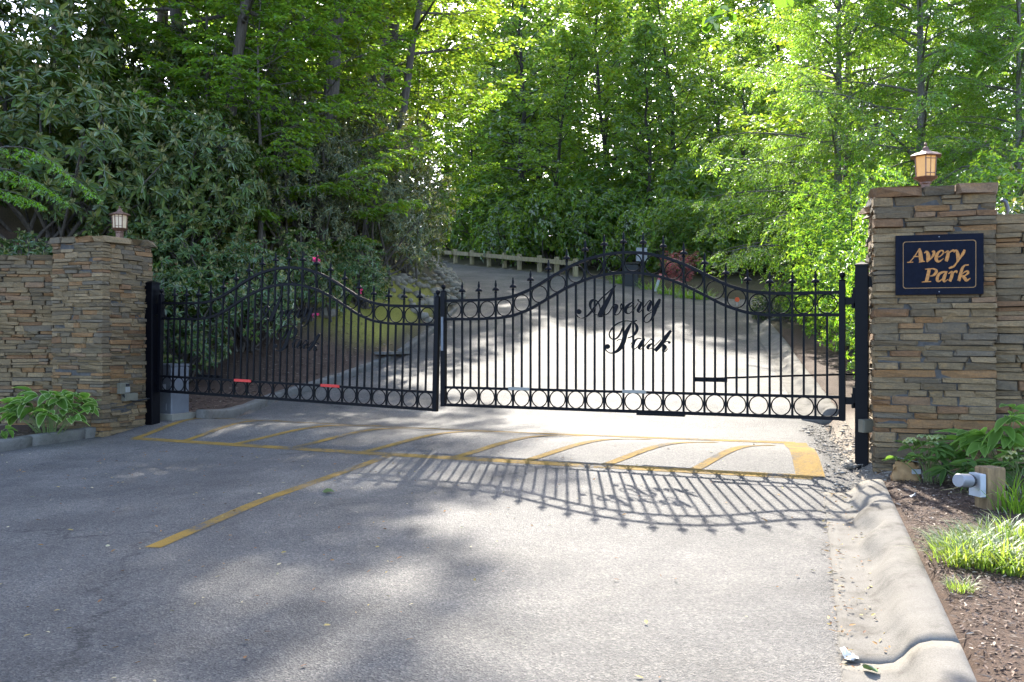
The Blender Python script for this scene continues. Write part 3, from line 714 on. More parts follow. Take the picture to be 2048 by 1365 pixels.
PL = ray(304.5, 868, 13.66); PR = ray(1724, 928, 9.40)
gate_post('black square steel gate post braced to the pillar with the pale lantern', PL[:2], PL[2], 2.34, 0.155, -1, 2.19, 0.30)
gate_post('black square steel gate post braced to the pillar with the sign', PR[:2], PR[2], 2.255, 0.125, 1, 2.10, 0.10)
# ------------------------------------------------------------------ ledge-stone masonry, every stone its own piece
def unit_stone(seed):
    r = np.random.default_rng(seed); bm = bmesh.new(); bmesh.ops.create_cube(bm, size=1.0)
    bmesh.ops.bevel(bm, geom=list(bm.edges), offset=0.07, segments=1, affect='EDGES')
    tl, tr, bl, br = r.uniform(-0.07, 0.07, 4)
    for v in bm.verts:
        s = v.co.x + 0.5
        v.co.z += ((tl * (1 - s) + tr * s) if v.co.z > 0 else (bl * (1 - s) + br * s)) * 0.9
        v.co.x += (0.035 if v.co.x > 0 else -0.035) * r.uniform(-1, 1) * (1 if v.co.z > 0 else -1)
        v.co += Vector(r.uniform(-0.028, 0.028, 3)); 
        if v.co.y < -0.3: v.co.y += r.uniform(-0.06, 0.10)
    me = bpy.data.meshes.new('stone'); bm.to_mesh(me); bm.free(); me.materials.append(M['stone'])
    return me
STONES = [unit_stone(s) for s in range(26)]
def stone(parent, c, u, size, r, tilt=0.0):
    """c centre (world offset from parent), u unit horizontal direction of the stone's length; its -y faces outwards"""
    o = link('stone', STONES[r.integers(len(STONES))], parent, tuple(c), (r.normal(0, 0.010), r.normal(0, 0.010) + tilt, math.atan2(u[1], u[0]) + r.normal(0, 0.012)), tuple(size))
    return o
def stone_face(parent, O, u, W, Hh, r, start=0.0, end=0.0, hmin=0.034, hmax=0.094, wmin=0.10, wmax=0.42, thick=1.0):
    """rows of stones on a face; O lower start corner, u along it; outward normal is to the right of u"""
    u = np.array(u, float); nrm = np.array([u[1], -u[0]]); z = -0.05; cnt = 0
    while z < Hh - 0.02:
        h = min(r.choice([r.uniform(hmin, 0.055 * thick), r.uniform(0.05 * thick, 0.075 * thick), r.uniform(0.07 * thick, hmax)], p=[0.38, 0.37, 0.25]), Hh - z)
        x = start - (r.uniform(0, 0.03))
        while x < W - end - 0.02:
            w = min(float(np.clip(r.lognormal(math.log(wmax * 0.55), 0.45), wmin, wmax)) * (1.0 if h > 0.05 else 1.1), W - end - x)
            if W - end - x - w < wmin * 0.7: w = W - end - x
            parts = [(z, h)]
            if h > 0.070 * thick and r.random() < 0.38: k = r.uniform(0.35, 0.65); parts = [(z, h * k), (z + h * k, h * (1 - k))]
            for zz, hh in parts:
                dep = r.uniform(0.15, 0.19); out = r.normal(0.0, 0.011)
                c = np.array([*(u * (x + w / 2) - nrm * (dep / 2 - out)), zz + hh / 2]) + np.array([O[0], O[1], O[2]])
                stone(parent, c, u, (max(0.03, w - 0.006), dep, max(0.014, hh - 0.0035)), r); cnt += 1
            x += w
        z += h
    return cnt
def caps(parent, O, u, W, dep, z, r, th=0.085, wmin=0.22, wmax=0.42, over=0.05):
    u = np.array(u, float); nrm = np.array([u[1], -u[0]]); x = -over
    while x < W + over - 0.02:
        w = min(r.uniform(wmin, wmax), W + over - x)
        if W + over - x - w < 0.12: w = W + over - x
        d = dep + over + r.uniform(-0.015, 0.02); t = th * r.uniform(0.85, 1.2)
        c = np.array([*(u * (x + w / 2) + nrm * (over - d / 2)), z + t / 2]) + np.array([O[0], O[1], O[2]])
        o = stone(parent, c, u, (w - 0.008, d, t), r); o.name = 'cap_stone'
        x += w
def pix_len(K, d, px):
    """how far along d from K until the photograph's column px"""
    r = (px - 1024) / FPX; return (r * K[1] - K[0]) / (d[0] - r * d[1])
rs = np.random.default_rng(3)
# left pillar
phL = math.radians(22); fL = np.array([math.cos(phL), -math.sin(phL)]); sL = np.array([math.sin(phL), math.cos(phL)])
KL = ray(204, 873, 12.85); KLz = KL[2] - 0.02; WL = -pix_len(KL, fL, 104); DL = pix_len(KL, sL, 306); TOPL = 2.975
HL = TOPL - 0.09 - KLz
tL = thing('stone_pillar', 'ledgestone pillar with the pale lantern and small utility boxes on its side', 'pillar', (KL[0], KL[1], KLz))
o0 = -fL * WL
c0 = (o0 + sL * DL) / 2
mrot = Matrix.Rotation(-phL, 3, 'Z')
b = MB(); b.box((o0[0] / 2 + sL[0] * DL / 2, o0[1] / 2 + sL[1] * DL / 2, HL / 2 - 0.1), (WL - 0.06, DL - 0.06, HL + 0.2), mrot); b.build('core', M['mortar'], tL)
stone_face(tL, (o0[0], o0[1], 0), fL, WL, HL, rs)
stone_face(tL, (0, 0, 0), sL, DL, HL, rs, start=0.165)
caps(tL, (o0[0], o0[1], 0), fL, WL, DL * 0.55, HL, rs); caps(tL, (sL[0] * DL * 0.52, sL[1] * DL * 0.52, 0), sL, DL * 0.48, WL + 0.02, HL + 0.002, rs, over=0.045)
# left wall, curving a little towards the road on its far side
wlz = KLz - 0.02; W0 = KL[:2] + o0 + sL * 0.14; wdir = np.array([-0.993, -0.115]); WLEN = 1.9; wtop = 1.5 + 172 / FPX * 13.3
tW = thing('stone_wall', 'low ledgestone wall running from the pale lantern pillar behind the hosta bed', 'wall', (W0[0] + wdir[0] * WLEN, W0[1] + wdir[1] * WLEN, wlz))
b = MB(); b.box((-wdir[0] * (WLEN - 0.0) / 2 + wdir[1] * 0, -wdir[1] * WLEN / 2 + 0.20, (wtop - wlz) / 2 - 0.15), (WLEN - 0.02, 0.28, wtop - wlz - 0.12 + 0.2), Matrix.Rotation(math.atan2(-wdir[1], -wdir[0]), 3, 'Z')); b.build('core', M['mortar'], tW)
stone_face(tW, (0, 0, 0), -wdir, WLEN, wtop - wlz - 0.075, rs)
caps(tW, (0, 0, 0), -wdir, WLEN - 0.02, 0.36, wtop - wlz - 0.075, rs, th=0.07, over=0.02)
# right pillar
phR = math.radians(17); fR = np.array([math.cos(phR), -math.sin(phR)]); sR = np.array([math.sin(phR), math.cos(phR)])
KR = ray(1750, 945, 9.0); KRz = KR[2] - 0.03; WR = pix_len(KR, fR, 1994); DR = 0.98; TOPR = 1.5 + 305 / FPX * 9.0
HR = TOPR - 0.09 - KRz
tR = thing('stone_pillar', 'tall ledgestone pillar carrying the navy sign and the glowing amber lantern', 'pillar', (KR[0], KR[1], KRz))
b = MB(); cc = fR * WR / 2 + sR * DR / 2; b.box((cc[0], cc[1], HR / 2 - 0.1), (WR - 0.06, DR - 0.06, HR + 0.2), Matrix.Rotation(-phR, 3, 'Z')); b.build('core', M['mortar'], tR)
stone_face(tR, (0, 0, 0), fR, WR, HR, rs, hmin=0.040, hmax=0.112, wmin=0.13, wmax=0.58, thick=1.14)
stone_face(tR, (sR[0] * DR, sR[1] * DR, 0), -sR, DR, HR, rs, end=0.165, wmax=0.5, thick=1.14)
caps(tR, (0, 0, 0), fR, WR, DR * 0.55, HR, rs, th=0.095, wmin=0.28, wmax=0.55, over=0.028); caps(tR, (sR[0] * DR, sR[1] * DR, 0), -sR, DR * 0.44, WR * 0.9, HR - 0.075, rs, over=0.06)
b = MB(); b.box((cc[0] + 0.02, cc[1] + 0.15, HR + 0.03), (WR - 0.02, DR - 0.2, 0.09), Matrix.Rotation(-phR, 3, 'Z')); b.build('cap_bed', M['mortar'], tR)
# right wall beyond the pillar
WR0 = KR[:2] + fR * WR + sR * 0.10; RWL = 1.25; rtop = 1.5 + 250 / FPX * 8.75
tX = thing('stone_wall', 'lower ledgestone wall joining the tall sign pillar', 'wall', (WR0[0], WR0[1], KRz))
b = MB(); cc = fR * RWL / 2 + sR * 0.2; b.box((cc[0], cc[1], (rtop - KRz) / 2 - 0.15), (RWL - 0.02, 0.28, rtop - KRz + 0.1), Matrix.Rotation(-phR, 3, 'Z')); b.build('core', M['mortar'], tX)
stone_face(tX, (0, 0, 0), fR, RWL, rtop - KRz - 0.08, rs, hmin=0.040, hmax=0.112, wmin=0.13, wmax=0.58, thick=1.14)
caps(tX, (0, 0, 0), fR, RWL, 0.4, rtop - KRz - 0.08, rs, th=0.085, wmin=0.3, wmax=0.55, over=0.015)

# ------------------------------------------------------------------ lanterns
def lantern(label, P, z, rz, glass, k=1.0, group=None):
    t = thing('lantern', label, 'lantern', (P[0], P[1], z), rz, scale=(k, k, k)); n = 6; h0 = math.pi / 6
    MB().box((0, 0, 0.05), (0.085, 0.085, 0.12)).build('neck', M['copper'], t)
    MB().lathe([(0.055, 0.105), (0.065, 0.115), (0.065, 0.13), (0.10, 0.155), (0.135, 0.175), (0.138, 0.182), (0.10, 0.186)], n=n, ph=h0).build('pan', M['copper'], t)
    zb, zt, rb, rt = 0.186, 0.405, 0.108, 0.120
    for i in range(n):
        a0, a1 = h0 + i * 2 * math.pi / n, h0 + (i + 1) * 2 * math.pi / n
        p = lambda a, r, zz: np.array([math.cos(a) * r, math.sin(a) * r, zz])
        q = [p(a0, rb * 0.95, zb), p(a1, rb * 0.95, zb), p(a1, rt * 0.95, zt), p(a0, rt * 0.95, zt)]
        qi = [x * np.array([0.96, 0.96, 1]) for x in q]
        pane = MB().add(np.array(q + qi), [(0, 1, 2, 3), (7, 6, 5, 4), (0, 4, 5, 1), (2, 6, 7, 3)]).build('pane', glass, t)
        MB().tube([p(a0, rb, zb - 0.01), p(a0, rt, zt + 0.01)], 0.0085, 4).build('corner_bar', M['copper'], t)
        if i % 2 == 0:
            m = MB()
            for f in (0.15, 0.85):
                zz = zb + (zt - zb) * f; rr = rb + (rt - rb) * f
                m.tube([p(a0, rr, zz), p(a1, rr, zz)], 0.005, 4)
            for s in (0.5,):
                e0, e1 = (q[0] * (1 - s) + q[1] * s) * np.array([1.03, 1.03, 1]), (q[3] * (1 - s) + q[2] * s) * np.array([1.03, 1.03, 1])
                m.tube([e0, e1], 0.005, 4)
            m.build('glazing_bar', M['copper'], pane)
    MB().lathe([(0.118, 0.400), (0.172, 0.398), (0.178, 0.408), (0.120, 0.438), (0.070, 0.452), (0.040, 0.475), (0.030, 0.505), (0.012, 0.512)], n=n, ph=h0).build('roof', M['copper'], t)
    MB().lathe([(0.010, 0.508), (0.008, 0.52), (0.014, 0.53), (0.016, 0.54), (0.010, 0.55), (0.001, 0.556)], n=8).build('finial', M['copper'], t)
    return t
pl = KL[:2] + (-fL * 0.10 + sL * 0.42); lantern('copper lantern with pale cream panes on the pillar beside the utility boxes', pl, KLz + HL + 0.075, -0.3, M['cream'], 0.86)
pr = KR[:2] + fR * WR * 0.47 + sR * 0.40; lantern('copper lantern glowing amber on top of the sign pillar', pr, KRz + HR + 0.07, -phR + math.radians(-6), M['amber'], 0.93)
# ------------------------------------------------------------------ sign
SW, SH = 0.0, 0.0
uS0, uS1 = pix_len(KR, fR, 1790.5), pix_len(KR, fR, 1965.5); SW = uS1 - uS0
Ps = KR[:2] + fR * (uS0 + uS1) / 2; SH = 119.5 / FPX * Ps[1]; zS = EYE + (682.5 - 530) / FPX * Ps[1]
Ps = Ps + np.array([fR[1], -fR[0]]) * 0.035
ts = thing('entrance_sign', 'navy board with gold border and gold letters fixed to the tall pillar', 'sign', (Ps[0], Ps[1], zS), -phR)
MB().box((0, 0.012, 0), (SW, 0.04, SH)).build('board', M['navy'], ts)
def smap(cx, cyy):
    return (cx - 905) / 1712 * SW, -((cyy - 690) + (cx - 905) * 0.030) / 1150 * SH
stroke_shape(SIGN_AVERY, smap, 0.003).build('lettering', M['gold'], ts, loc=(0, -0.0085, 0)); stroke_shape(SIGN_PARK, smap, 0.003).build('lettering', M['gold'], ts, loc=(0, -0.0085, 0))
bw, bh, rr = SW * 0.417, SH * 0.395, 0.025
pts = []
for cx, cz, a0 in ((bw - rr, bh - rr, 0), (-bw + rr, bh - rr, 90), (-bw + rr, -bh + rr, 180), (bw - rr, -bh + rr, 270)):
    for k in range(5): a = math.radians(a0 + k * 22.5); pts.append((cx + rr * math.cos(a), cz + rr * math.sin(a)))
pts = np.array(pts); inn = pts * (1 - 0.006 / np.array([bw, bh])); m = len(pts)
v = np.vstack([np.c_[p[:, 0], np.full(m, y), p[:, 1]] for y in (-0.0105, -0.007) for p in (pts, inn)])
f = []
for i in range(m):
    j = (i + 1) % m; f += [(i, j, m + j, m + i), (i, 2 * m + i, 2 * m + j, j), (m + i, m + j, 3 * m + j, 3 * m + i)]
MB().add(v, f).build('border', M['goldline'], ts)
for z in (SH * 0.46, -SH * 0.455): MB().lathe([(0.006, 0), (0.004, 0.003)], n=8).build('screw', M['silver'], ts, loc=(0, -0.009, z), rot=(math.pi / 2, 0, 0))

# ------------------------------------------------------------------ gate hardware and small fittings
def utility(name, label, cat, P3, rz, parts):
    t = thing(name, label, cat, tuple(P3), rz)
    for nm, c, s, mat in parts: MB().cbox(c, s, 0.08).build(nm, mat, t)
    return t
pc = ray(341, 838, 14.25); zc = g1(pc[0], pc[1]) - 0.02
utility('operator_cabinet', 'grey gate operator cabinet with a white sticker behind the iron gate', 'cabinet', (pc[0], pc[1], zc + 0.10), g_ang, [('housing', (0, 0, 0.36), (0.42, 0.36, 0.72), M['grey_box']), ('lid', (0, 0, 0.735), (0.43, 0.37, 0.035), M['grey_box']), ('sticker', (0.06, -0.182, 0.40), (0.07, 0.006, 0.09), M['white']), ('latch', (0.10, -0.183, 0.10), (0.012, 0.008, 0.10), M['silver'])])
cp = MB(); cp.box((0, 0, -0.07), (0.60, 0.56, 0.42))
o = cp.build('concrete_pad', M['pad'], None, loc=(pc[0] + 0.03, pc[1] - 0.03, zc - 0.04), rot=(0, 0, g_ang)); o['label'] = 'low concrete pad under the grey gate operator cabinet'; o['category'] = 'pad'
nL = np.array([sL[1], -sL[0]])
def on_sideL(px, py, out):
    d = pix_len(KL, sL, px); P = KL[:2] + sL * d; z = EYE - (py - 682.5) / FPX * P[1]; return np.array([*(P + nL * out), z])
aS = math.atan2(sL[1], sL[0])
utility('utility_box', 'small beige electrical box on the pillar side, above the conduit box', 'electrical box', on_sideL(243, 777, 0.03), aS, [('housing', (0, 0, 0), (0.17, 0.07, 0.15), M['beige_box']), ('cover', (0.045, -0.04, -0.02), (0.075, 0.02, 0.075), M['dirty_white']), ('keyhole', (0.045, -0.042, 0.045), (0.06, 0.012, 0.04), M['black'])])
utility('conduit_box', 'flat beige conduit box on the pillar side under the electrical box', 'electrical box', on_sideL(256, 794, 0.03), aS, [('housing', (0, 0, 0), (0.24, 0.08, 0.11), M['beige_box']), ('cover', (0, -0.043, 0), (0.21, 0.012, 0.085), M['beige_box'])])
cb = [on_sideL(240, 790, 0.05), on_sideL(246, 801, 0.06), on_sideL(262, 803, 0.06), on_sideL(292, 797, 0.07)]
o = MB().tube(smooth_path(np.array(cb), 0.05, 1), 0.012, 6).build('cable', M['black']); o['label'] = 'black cable sagging from the conduit box to the gate post'; o['category'] = 'cable'
pb = ray(1733, 852, 9.27)
utility('junction_box', 'beige junction box clipped to the gate post by the sign pillar', 'electrical box', pb, 0.2, [('housing', (0, 0, 0), (0.13, 0.09, 0.13), M['beige_box']), ('cover', (0, -0.05, 0), (0.11, 0.014, 0.11), M['beige_box'])])
# grey pipe elbow on the wall top
e = ray(2003, 400, 9.0); o = MB().tube([e + (0, 0, 0.0), e + (0.04, 0, -0.02), e + (0.06, 0, -0.08), e + (0.06, 0, -0.2)], 0.02, 8).build('conduit_pipe', M['grey_box'], smooth=True); o['label'] = 'grey conduit elbow behind the tall sign pillar'; o['category'] = 'pipe'
# timber post with the security light
pp = gp(1980, 1052); zp = h1(*pp)
tp = thing('timber_post', 'short square timber post in the mulch beside the grass tufts', 'post', (pp[0], pp[1], zp), 0.18)
Yp = pp[1]; hp = (EYE - (934 - 682.5) / FPX * Yp) - zp; wp = 40 / FPX * Yp
MB().cbox((0, 0, hp / 2 - 0.1), (wp, wp, hp + 0.2), 0.05).build('shaft', M['post_timber'], tp)
ls = thing('flood_light', 'silver cylindrical light on a white mount, fixed to the timber post', 'light', (pp[0] - wp / 2 * 1.1, pp[1] - 0.02, zp + hp - 0.10), 0.18)
MB().cbox((-0.025, 0, -0.03), (0.05, 0.13, 0.17), 0.08).build('mount', M['white'], ls)
b = MB(); ax = unit(np.array([-1, -0.35, 0.10])); p0 = np.array([-0.06, -0.01, 0.0])
b.tube([p0 + ax * 0.06, p0 + ax * 0.065, p0 + ax * 0.185, p0 + ax * 0.19], [0.046, 0.050, 0.050, 0.047], 24); b.build('barrel', M['silver'], ls)
MB().tube([p0 + ax * 0.03, p0 + ax * 0.062], [0.045, 0.052], 16).build('end_cap', M['black'], ls)
MB().tube([np.array([-0.03, 0, -0.01]), p0 + ax * 0.05], 0.018, 8).build('arm', M['silver'], ls)
# crumpled paper sack with shipping label
kb = ray(1812, 948, 8.35); zk = h1(kb[0], kb[1])
tk = thing('paper_sack', 'crumpled brown paper sack with a white label at the foot of the pillar', 'bag', (kb[0], kb[1], zk), -0.25)
bm = bmesh.new(); bmesh.ops.create_cube(bm, size=1.0); bmesh.ops.subdivide_edges(bm, edges=list(bm.edges), cuts=5, use_grid_fill=True); r_ = random.Random(4)
for v in bm.verts:
    v.co = Vector((v.co.x * 0.26 * (1.0 - 0.45 * (v.co.z + 0.5)), v.co.y * 0.12 * (1.0 - 0.55 * (v.co.z + 0.5)), (v.co.z + 0.5) * 0.19)); v.co += Vector((r_.uniform(-1, 1) * 0.020, r_.uniform(-1, 1) * 0.022, r_.uniform(-1, 1) * 0.018))
me = bpy.data.meshes.new('sack'); bm.to_mesh(me); bm.free(); me.materials.append(M['cardboard']); me.shade_smooth(); link('sack', me, tk)
MB().box((0.075, -0.066, 0.10), (0.075, 0.004, 0.045), Matrix.Rotation(0.25, 3, 'X')).build('label', M['white'], tk); MB().box((0.02, -0.005, 0.197), (0.24, 0.05, 0.006), Matrix.Rotation(0.2, 3, 'Y')).build('flap', M['dirty_white'], tk)
# cream marker board between the leaves, beyond the gate
mp_ = gp(877, 690); mz = h1(mp_[0] - 0.1, mp_[1])
t = thing('marker_post', 'cream marker post standing by the pebble bank beyond the gate', 'post', (mp_[0], mp_[1], mz)); hh = (EYE + (682.5 - 592) / FPX * mp_[1]) - mz
MB().box((0, 0, hh / 2), (0.09, 0.05, hh)).build('board', M['dirty_white'], t); MB().box((-0.07, 0.0, hh * 0.86), (0.09, 0.06, 0.5)).build('reader', M['black'], t)

# ------------------------------------------------------------------ timber guard rail on the far bend
gpx = [(879, 512), (911, 518), (944, 523), (978, 529), (1009, 535), (1039, 539), (1079, 547), (1113.6, 552), (1151, 559)]
gY = np.linspace(53.5, 41.8, len(gpx)); posts = [ray(px, py, y) for (px, py), y in zip(gpx, gY)]
tg = thing('guard_rail', 'weathered timber guard rail along the outer edge of the far bend', 'guard rail', tuple(posts[0]))
ga = math.atan2(posts[-1][1] - posts[0][1], posts[-1][0] - posts[0][0]); p0 = posts[0]
hts = []
for P in posts:
    h = 0.80; zz = g1(P[0], P[1]); hts.append(zz); MB().cbox((0, 0, h / 2 - 0.2), (0.18, 0.18, h + 0.4), 0.08).build('post', M['timber'], tg, loc=(P[0] - p0[0], P[1] - p0[1], zz - p0[2]), rot=(0, 0, ga))
for a, b_, za, zb in zip(posts[:-1], posts[1:], hts[:-1], hts[1:]):
    pa = np.array([a[0], a[1], za + 0.58]) - p0; pb_ = np.array([b_[0], b_[1], zb + 0.58]) - p0; nrm = np.array([math.sin(ga), -math.cos(ga), 0]) * 0.17
    d = pb_ - pa; L = np.linalg.norm(d); mm = Matrix.Rotation(ga, 3, 'Z') @ Matrix.Rotation(-math.asin(d[2] / L), 3, 'Y')
    MB().box((pa + pb_) / 2 + nrm, (L - 0.02, 0.09, 0.21), mm).build('rail', M['timber'], tg)
# sign seen from behind, marker wand, kiosk
sp = gp(1283, 572); sz = h1(*sp)
t = thing('road_sign', 'grey back of a small road sign beside the dark kiosk', 'sign', (sp[0], sp[1], sz)); z2 = EYE + (682.5 - 496) / FPX * sp[1] - sz
MB().box((0, 0, z2 / 2), (0.07, 0.05, z2)).build('pole', M['bark_dark'], t); MB().box((0, -0.04, z2 - 0.27), (0.44, 0.02, 0.54)).build('panel', M['silver'], t)
kp = gp(1262, 573); t = thing('kiosk', 'dark keypad kiosk standing between grass clumps at the far verge', 'kiosk', (kp[0], kp[1], h1(*kp))); MB().cbox((0, 0.2, 0.5), (0.6, 0.35, 1.0), 0.1).build('housing', M['black'], t); MB().box((0, 0.2, 1.03), (0.68, 0.45, 0.06)).build('lid', M['bark_dark'], t)
wp_ = gp(1309, 583); t = thing('marker_wand', 'leaning white marker wand with a red tip on the verge', 'marker', (wp_[0], wp_[1], h1(*wp_))); t.rotation_euler = (0, 0.30, 0)
MB().tube([(0, 0, -0.1), (0, 0, 0.55)], 0.055, 8).build('stem', M['white'], t); MB().tube([(0, 0, 0.552), (0, 0, 0.80)], 0.056, 8).build('tip', simple('pink_paint', (0.6, 0.16, 0.15), 0.5), t)
rp = gp(1474, 612); t = thing('reflector_stake', 'orange round reflector on a thin stake near the clipped boxwood', 'reflector', (rp[0], rp[1], h1(*rp))); MB().tube([(0, 0, 0), (0, 0, 0.30)], 0.012, 6).build('stake', M['white'], t); MB().lathe([(0.075, -0.01), (0.08, 0), (0.075, 0.01)], n=14).build('disc', M['orange'], t, loc=(0, -0.02, 0.30), rot=(math.pi / 2, 0, 0))
# ------------------------------------------------------------------ foliage builders
def leaf_arrays(P, Dr, Nn, L, W, six=True, fold=0.22, droop=0.12):
    """one leaf blade per row: P base, Dr long axis, Nn rough normal"""
    Dr = unit(Dr); Sd = unit(np.cross(Dr, Nn)); Nn = np.cross(Sd, Dr)
    L = L[:, None]; W = W[:, None]; n = len(P)
    if six:
        v = np.stack([P, P + Dr * L * 0.34 - Sd * W * 0.46 + Nn * W * fold, P + Dr * L * 0.72 - Sd * W * 0.36 + Nn * (W * fold * 0.7 - L * droop * 0.5),
                      P + Dr * L - Nn * L * droop, P + Dr * L * 0.72 + Sd * W * 0.36 + Nn * (W * fold * 0.7 - L * droop * 0.5), P + Dr * L * 0.34 + Sd * W * 0.46 + Nn * W * fold], 1)
        i = (np.arange(n) * 6)[:, None]; q = np.concatenate([i + np.array([[0, 1, 2, 3]]), i + np.array([[0, 3, 4, 5]])], 0); k = 6
    else:
        v = np.stack([P, P + Dr * L * 0.5 - Sd * W * 0.5, P + Dr * L - Nn * L * droop, P + Dr * L * 0.5 + Sd * W * 0.5], 1)
        i = (np.arange(n) * 4)[:, None]; q = i + np.array([[0, 1, 2, 3]]); k = 4
    return v.reshape(-1, 3), q, k
class Leaves:
    def __init__(self): self.a = []
    def add(self, P, D, Nn, L, W, C_):
        n = len(P)
        self.a.append((np.asarray(P, float), np.asarray(D, float), np.asarray(Nn, float), np.broadcast_to(np.asarray(L, float), (n,)), np.broadcast_to(np.asarray(W, float), (n,)), np.broadcast_to(np.asarray(C_, float), (n, 3))))
    def count(self): return sum(len(x[0]) for x in self.a)
    def mesh(self, name, mat, six=True, fold=0.22, droop=0.12):
        cat = [np.concatenate([x[k] for x in self.a]) for k in range(6)]
        v, q, k = leaf_arrays(*cat[:5], six=six, fold=fold, droop=droop)
        return big_mesh(name, v, q, mat, np.repeat(cat[5], k, axis=0))
def tint(r, n, base, amp=0.25, hue=0.10):
    b = np.array(base); s = 1 + amp * r.uniform(-1, 1, (n, 1)); h = hue * r.uniform(-1, 1, n)
    return np.clip(b * s * np.stack([1 + h, np.ones(n), 1 - h], 1), 0.002, 1)
def rot_about(v, ax, a):
    ax = unit(ax); return v * math.cos(a) + np.cross(ax, v) * math.sin(a) + ax * np.dot(ax, v) * (1 - math.cos(a))
def spray(lv, br, path, r, n_sec, sec_len, n_ter, ter_len, n_leaf, L, W, base, droop=0.0, flat=0.75, amp=0.42, start=0.25, twig=True, hue=0.17, up=0.0):
    """side shoots and leaves along one limb"""
    path = np.asarray(path, float); s = np.linspace(0, 1, len(path)); tang = unit(np.gradient(path, axis=0))
    Z = np.array([0, 0, 1.0])
    for k in range(n_sec + 1):
        t = start + (1 - start) * (k + 0.5 * r.random()) / n_sec
        tip = k == n_sec
        if tip: t = 1.0
        P0 = np.array([np.interp(t, s, path[:, j]) for j in range(3)]); T = unit(np.array([np.interp(t, s, tang[:, j]) for j in range(3)]))
        side = unit(np.cross(T, Z) + 1e-6) * (1 if k % 2 else -1)
        a = 0 if tip else r.uniform(0.7, 1.15)
        d = unit(T * math.cos(a) + side * math.sin(a) + Z * (r.normal(0, 0.25) * (1 - flat) * 2 + up - droop * 0.5))
        SL = sec_len * (1.15 - 0.75 * t) * r.uniform(0.75, 1.25) if not tip else sec_len * 0.35
        m = 5; tt = np.linspace(0, 1, m)[:, None]
        sp = P0 + d * SL * tt - Z * droop * SL * tt ** 2
        if twig and br is not None and SL > 0.25: br.tube(sp, np.linspace(0.010, 0.003, m) * (0.5 + SL * 0.5), 3, cap=False)
        # tertiary shoots, all at once
        nt = max(2, int(n_ter * (0.5 + 0.5 * SL / sec_len)))
        q = (np.arange(nt) + r.uniform(0.2, 0.8, nt)) / nt; q = 0.15 + 0.85 * q
        TP = np.stack([np.interp(q, tt[:, 0], sp[:, j]) for j in range(3)], 1)
        td = unit(d - Z * droop * 0.8); sd = unit(np.cross(td, Z) + 1e-6)
        aa = r.uniform(0.5, 1.1, nt) * np.where(np.arange(nt) % 2, 1, -1)
        TD = unit(td * np.cos(aa)[:, None] + sd * np.sin(aa)[:, None] + Z * (r.normal(0, 0.35, nt)[:, None] * (1 - flat) * 2 - droop * 0.4 + up * 0.5))
        TL = ter_len * (1.2 - 0.7 * q) * r.uniform(0.6, 1.3, nt)
        w = (np.arange(n_leaf) + 0.5) / n_leaf
        LP = (TP[:, None, :] + TD[:, None, :] * (TL[:, None] * w[None, :])[:, :, None] - Z * (droop * 0.5 * (TL[:, None] * w[None, :] ** 2))[:, :, None]).reshape(-1, 3)
        n = len(LP)
        tdr = np.repeat(TD, n_leaf, axis=0); lsd = unit(np.cross(tdr, Z) + 1e-6)
        al = r.uniform(0.5, 1.2, n) * np.where(np.arange(n) % 2, 1, -1)
        LD = tdr * np.cos(al)[:, None] + lsd * np.sin(al)[:, None] + Z * (r.normal(-0.12, 0.30, n))[:, None]
        LN = Z + r.normal(0, 0.55 * (1.3 - flat), (n, 3))
        lv.add(LP + r.normal(0, L * 0.15, (n, 3)), LD, LN, L * r.uniform(0.65, 1.25, n), W * r.uniform(0.7, 1.25, n), tint(r, n, base, amp, hue))
def curved_limb(P, d, length, r, rise=0.0, m=7, wob=0.05):
    t = np.linspace(0, 1, m)[:, None]; d = unit(d)
    p = P + d * length * t + np.array([0, 0, 1.0]) * rise * length * t ** 2
    p[1:] += np.cumsum(r.normal(0, wob * length / m, (m - 1, 3)), 0)
    return p
def make_tree(seed, h, r0, first, n_limb, limb, leafL, leafW, base, lean=(0, 0), n_sec=8, sec=1.3, n_ter=6, ter=0.5, n_leaf=6, droop=0.15, flat=0.6, up=(0.15, 0.9), mat='leaf', bark='bark', six=True, shape='round', rise=0.1, crook=0.25, sides=9):
    r = np.random.default_rng(seed); m = 12; t = np.linspace(0, 1, m)
    tr = np.stack([lean[0] * h * t + np.cumsum(r.normal(0, crook / m, m)), lean[1] * h * t + np.cumsum(r.normal(0, crook / m, m)), h * t], 1); tr[0] = (0, 0, 0); tr[0][2] = -0.4
    br = MB(); rad = r0 * (1 - 0.86 * t) * (1 + 0.45 * np.exp(-t * 14)); br.tube(tr, rad, sides)
    lv = Leaves(); az = r.uniform(0, 6.28)
    for k in range(n_limb):
        f = first + (1 - first) * (k + r.uniform(0, 0.7)) / n_limb; f = min(f, 0.99)
        P = np.array([np.interp(f, t, tr[:, j]) for j in range(3)]); az += 2.399 + r.normal(0, 0.3)
        g = (f - first) / (1 - first)
        el = up[0] + (up[1] - up[0]) * g
        sh = {'round': math.sqrt(max(0.05, 1 - (g * 1.0 - 0.35) ** 2 / 0.55)) * (1 - 0.3 * g), 'cone': 1.05 - 0.8 * g, 'vase': 0.5 + 0.6 * math.sin(g * 2.6)}[shape]
        L = limb * sh * r.uniform(0.75, 1.15)
        d = np.array([math.cos(az) * math.cos(el), math.sin(az) * math.cos(el), math.sin(el)])
        p = curved_limb(P, d, L, r, rise)
        br.tube(p, np.linspace(max(0.012, r0 * 0.34 * (1 - 0.6 * g)), 0.008, len(p)), 5, cap=False)
        spray(lv, br, p, r, n_sec, sec * sh, n_ter, ter, n_leaf, leafL, leafW, base, droop, flat)
    return br.mesh('trunk', M[bark], True), lv.mesh('crown', M[mat], six), lv.count()
ALLN = [0]
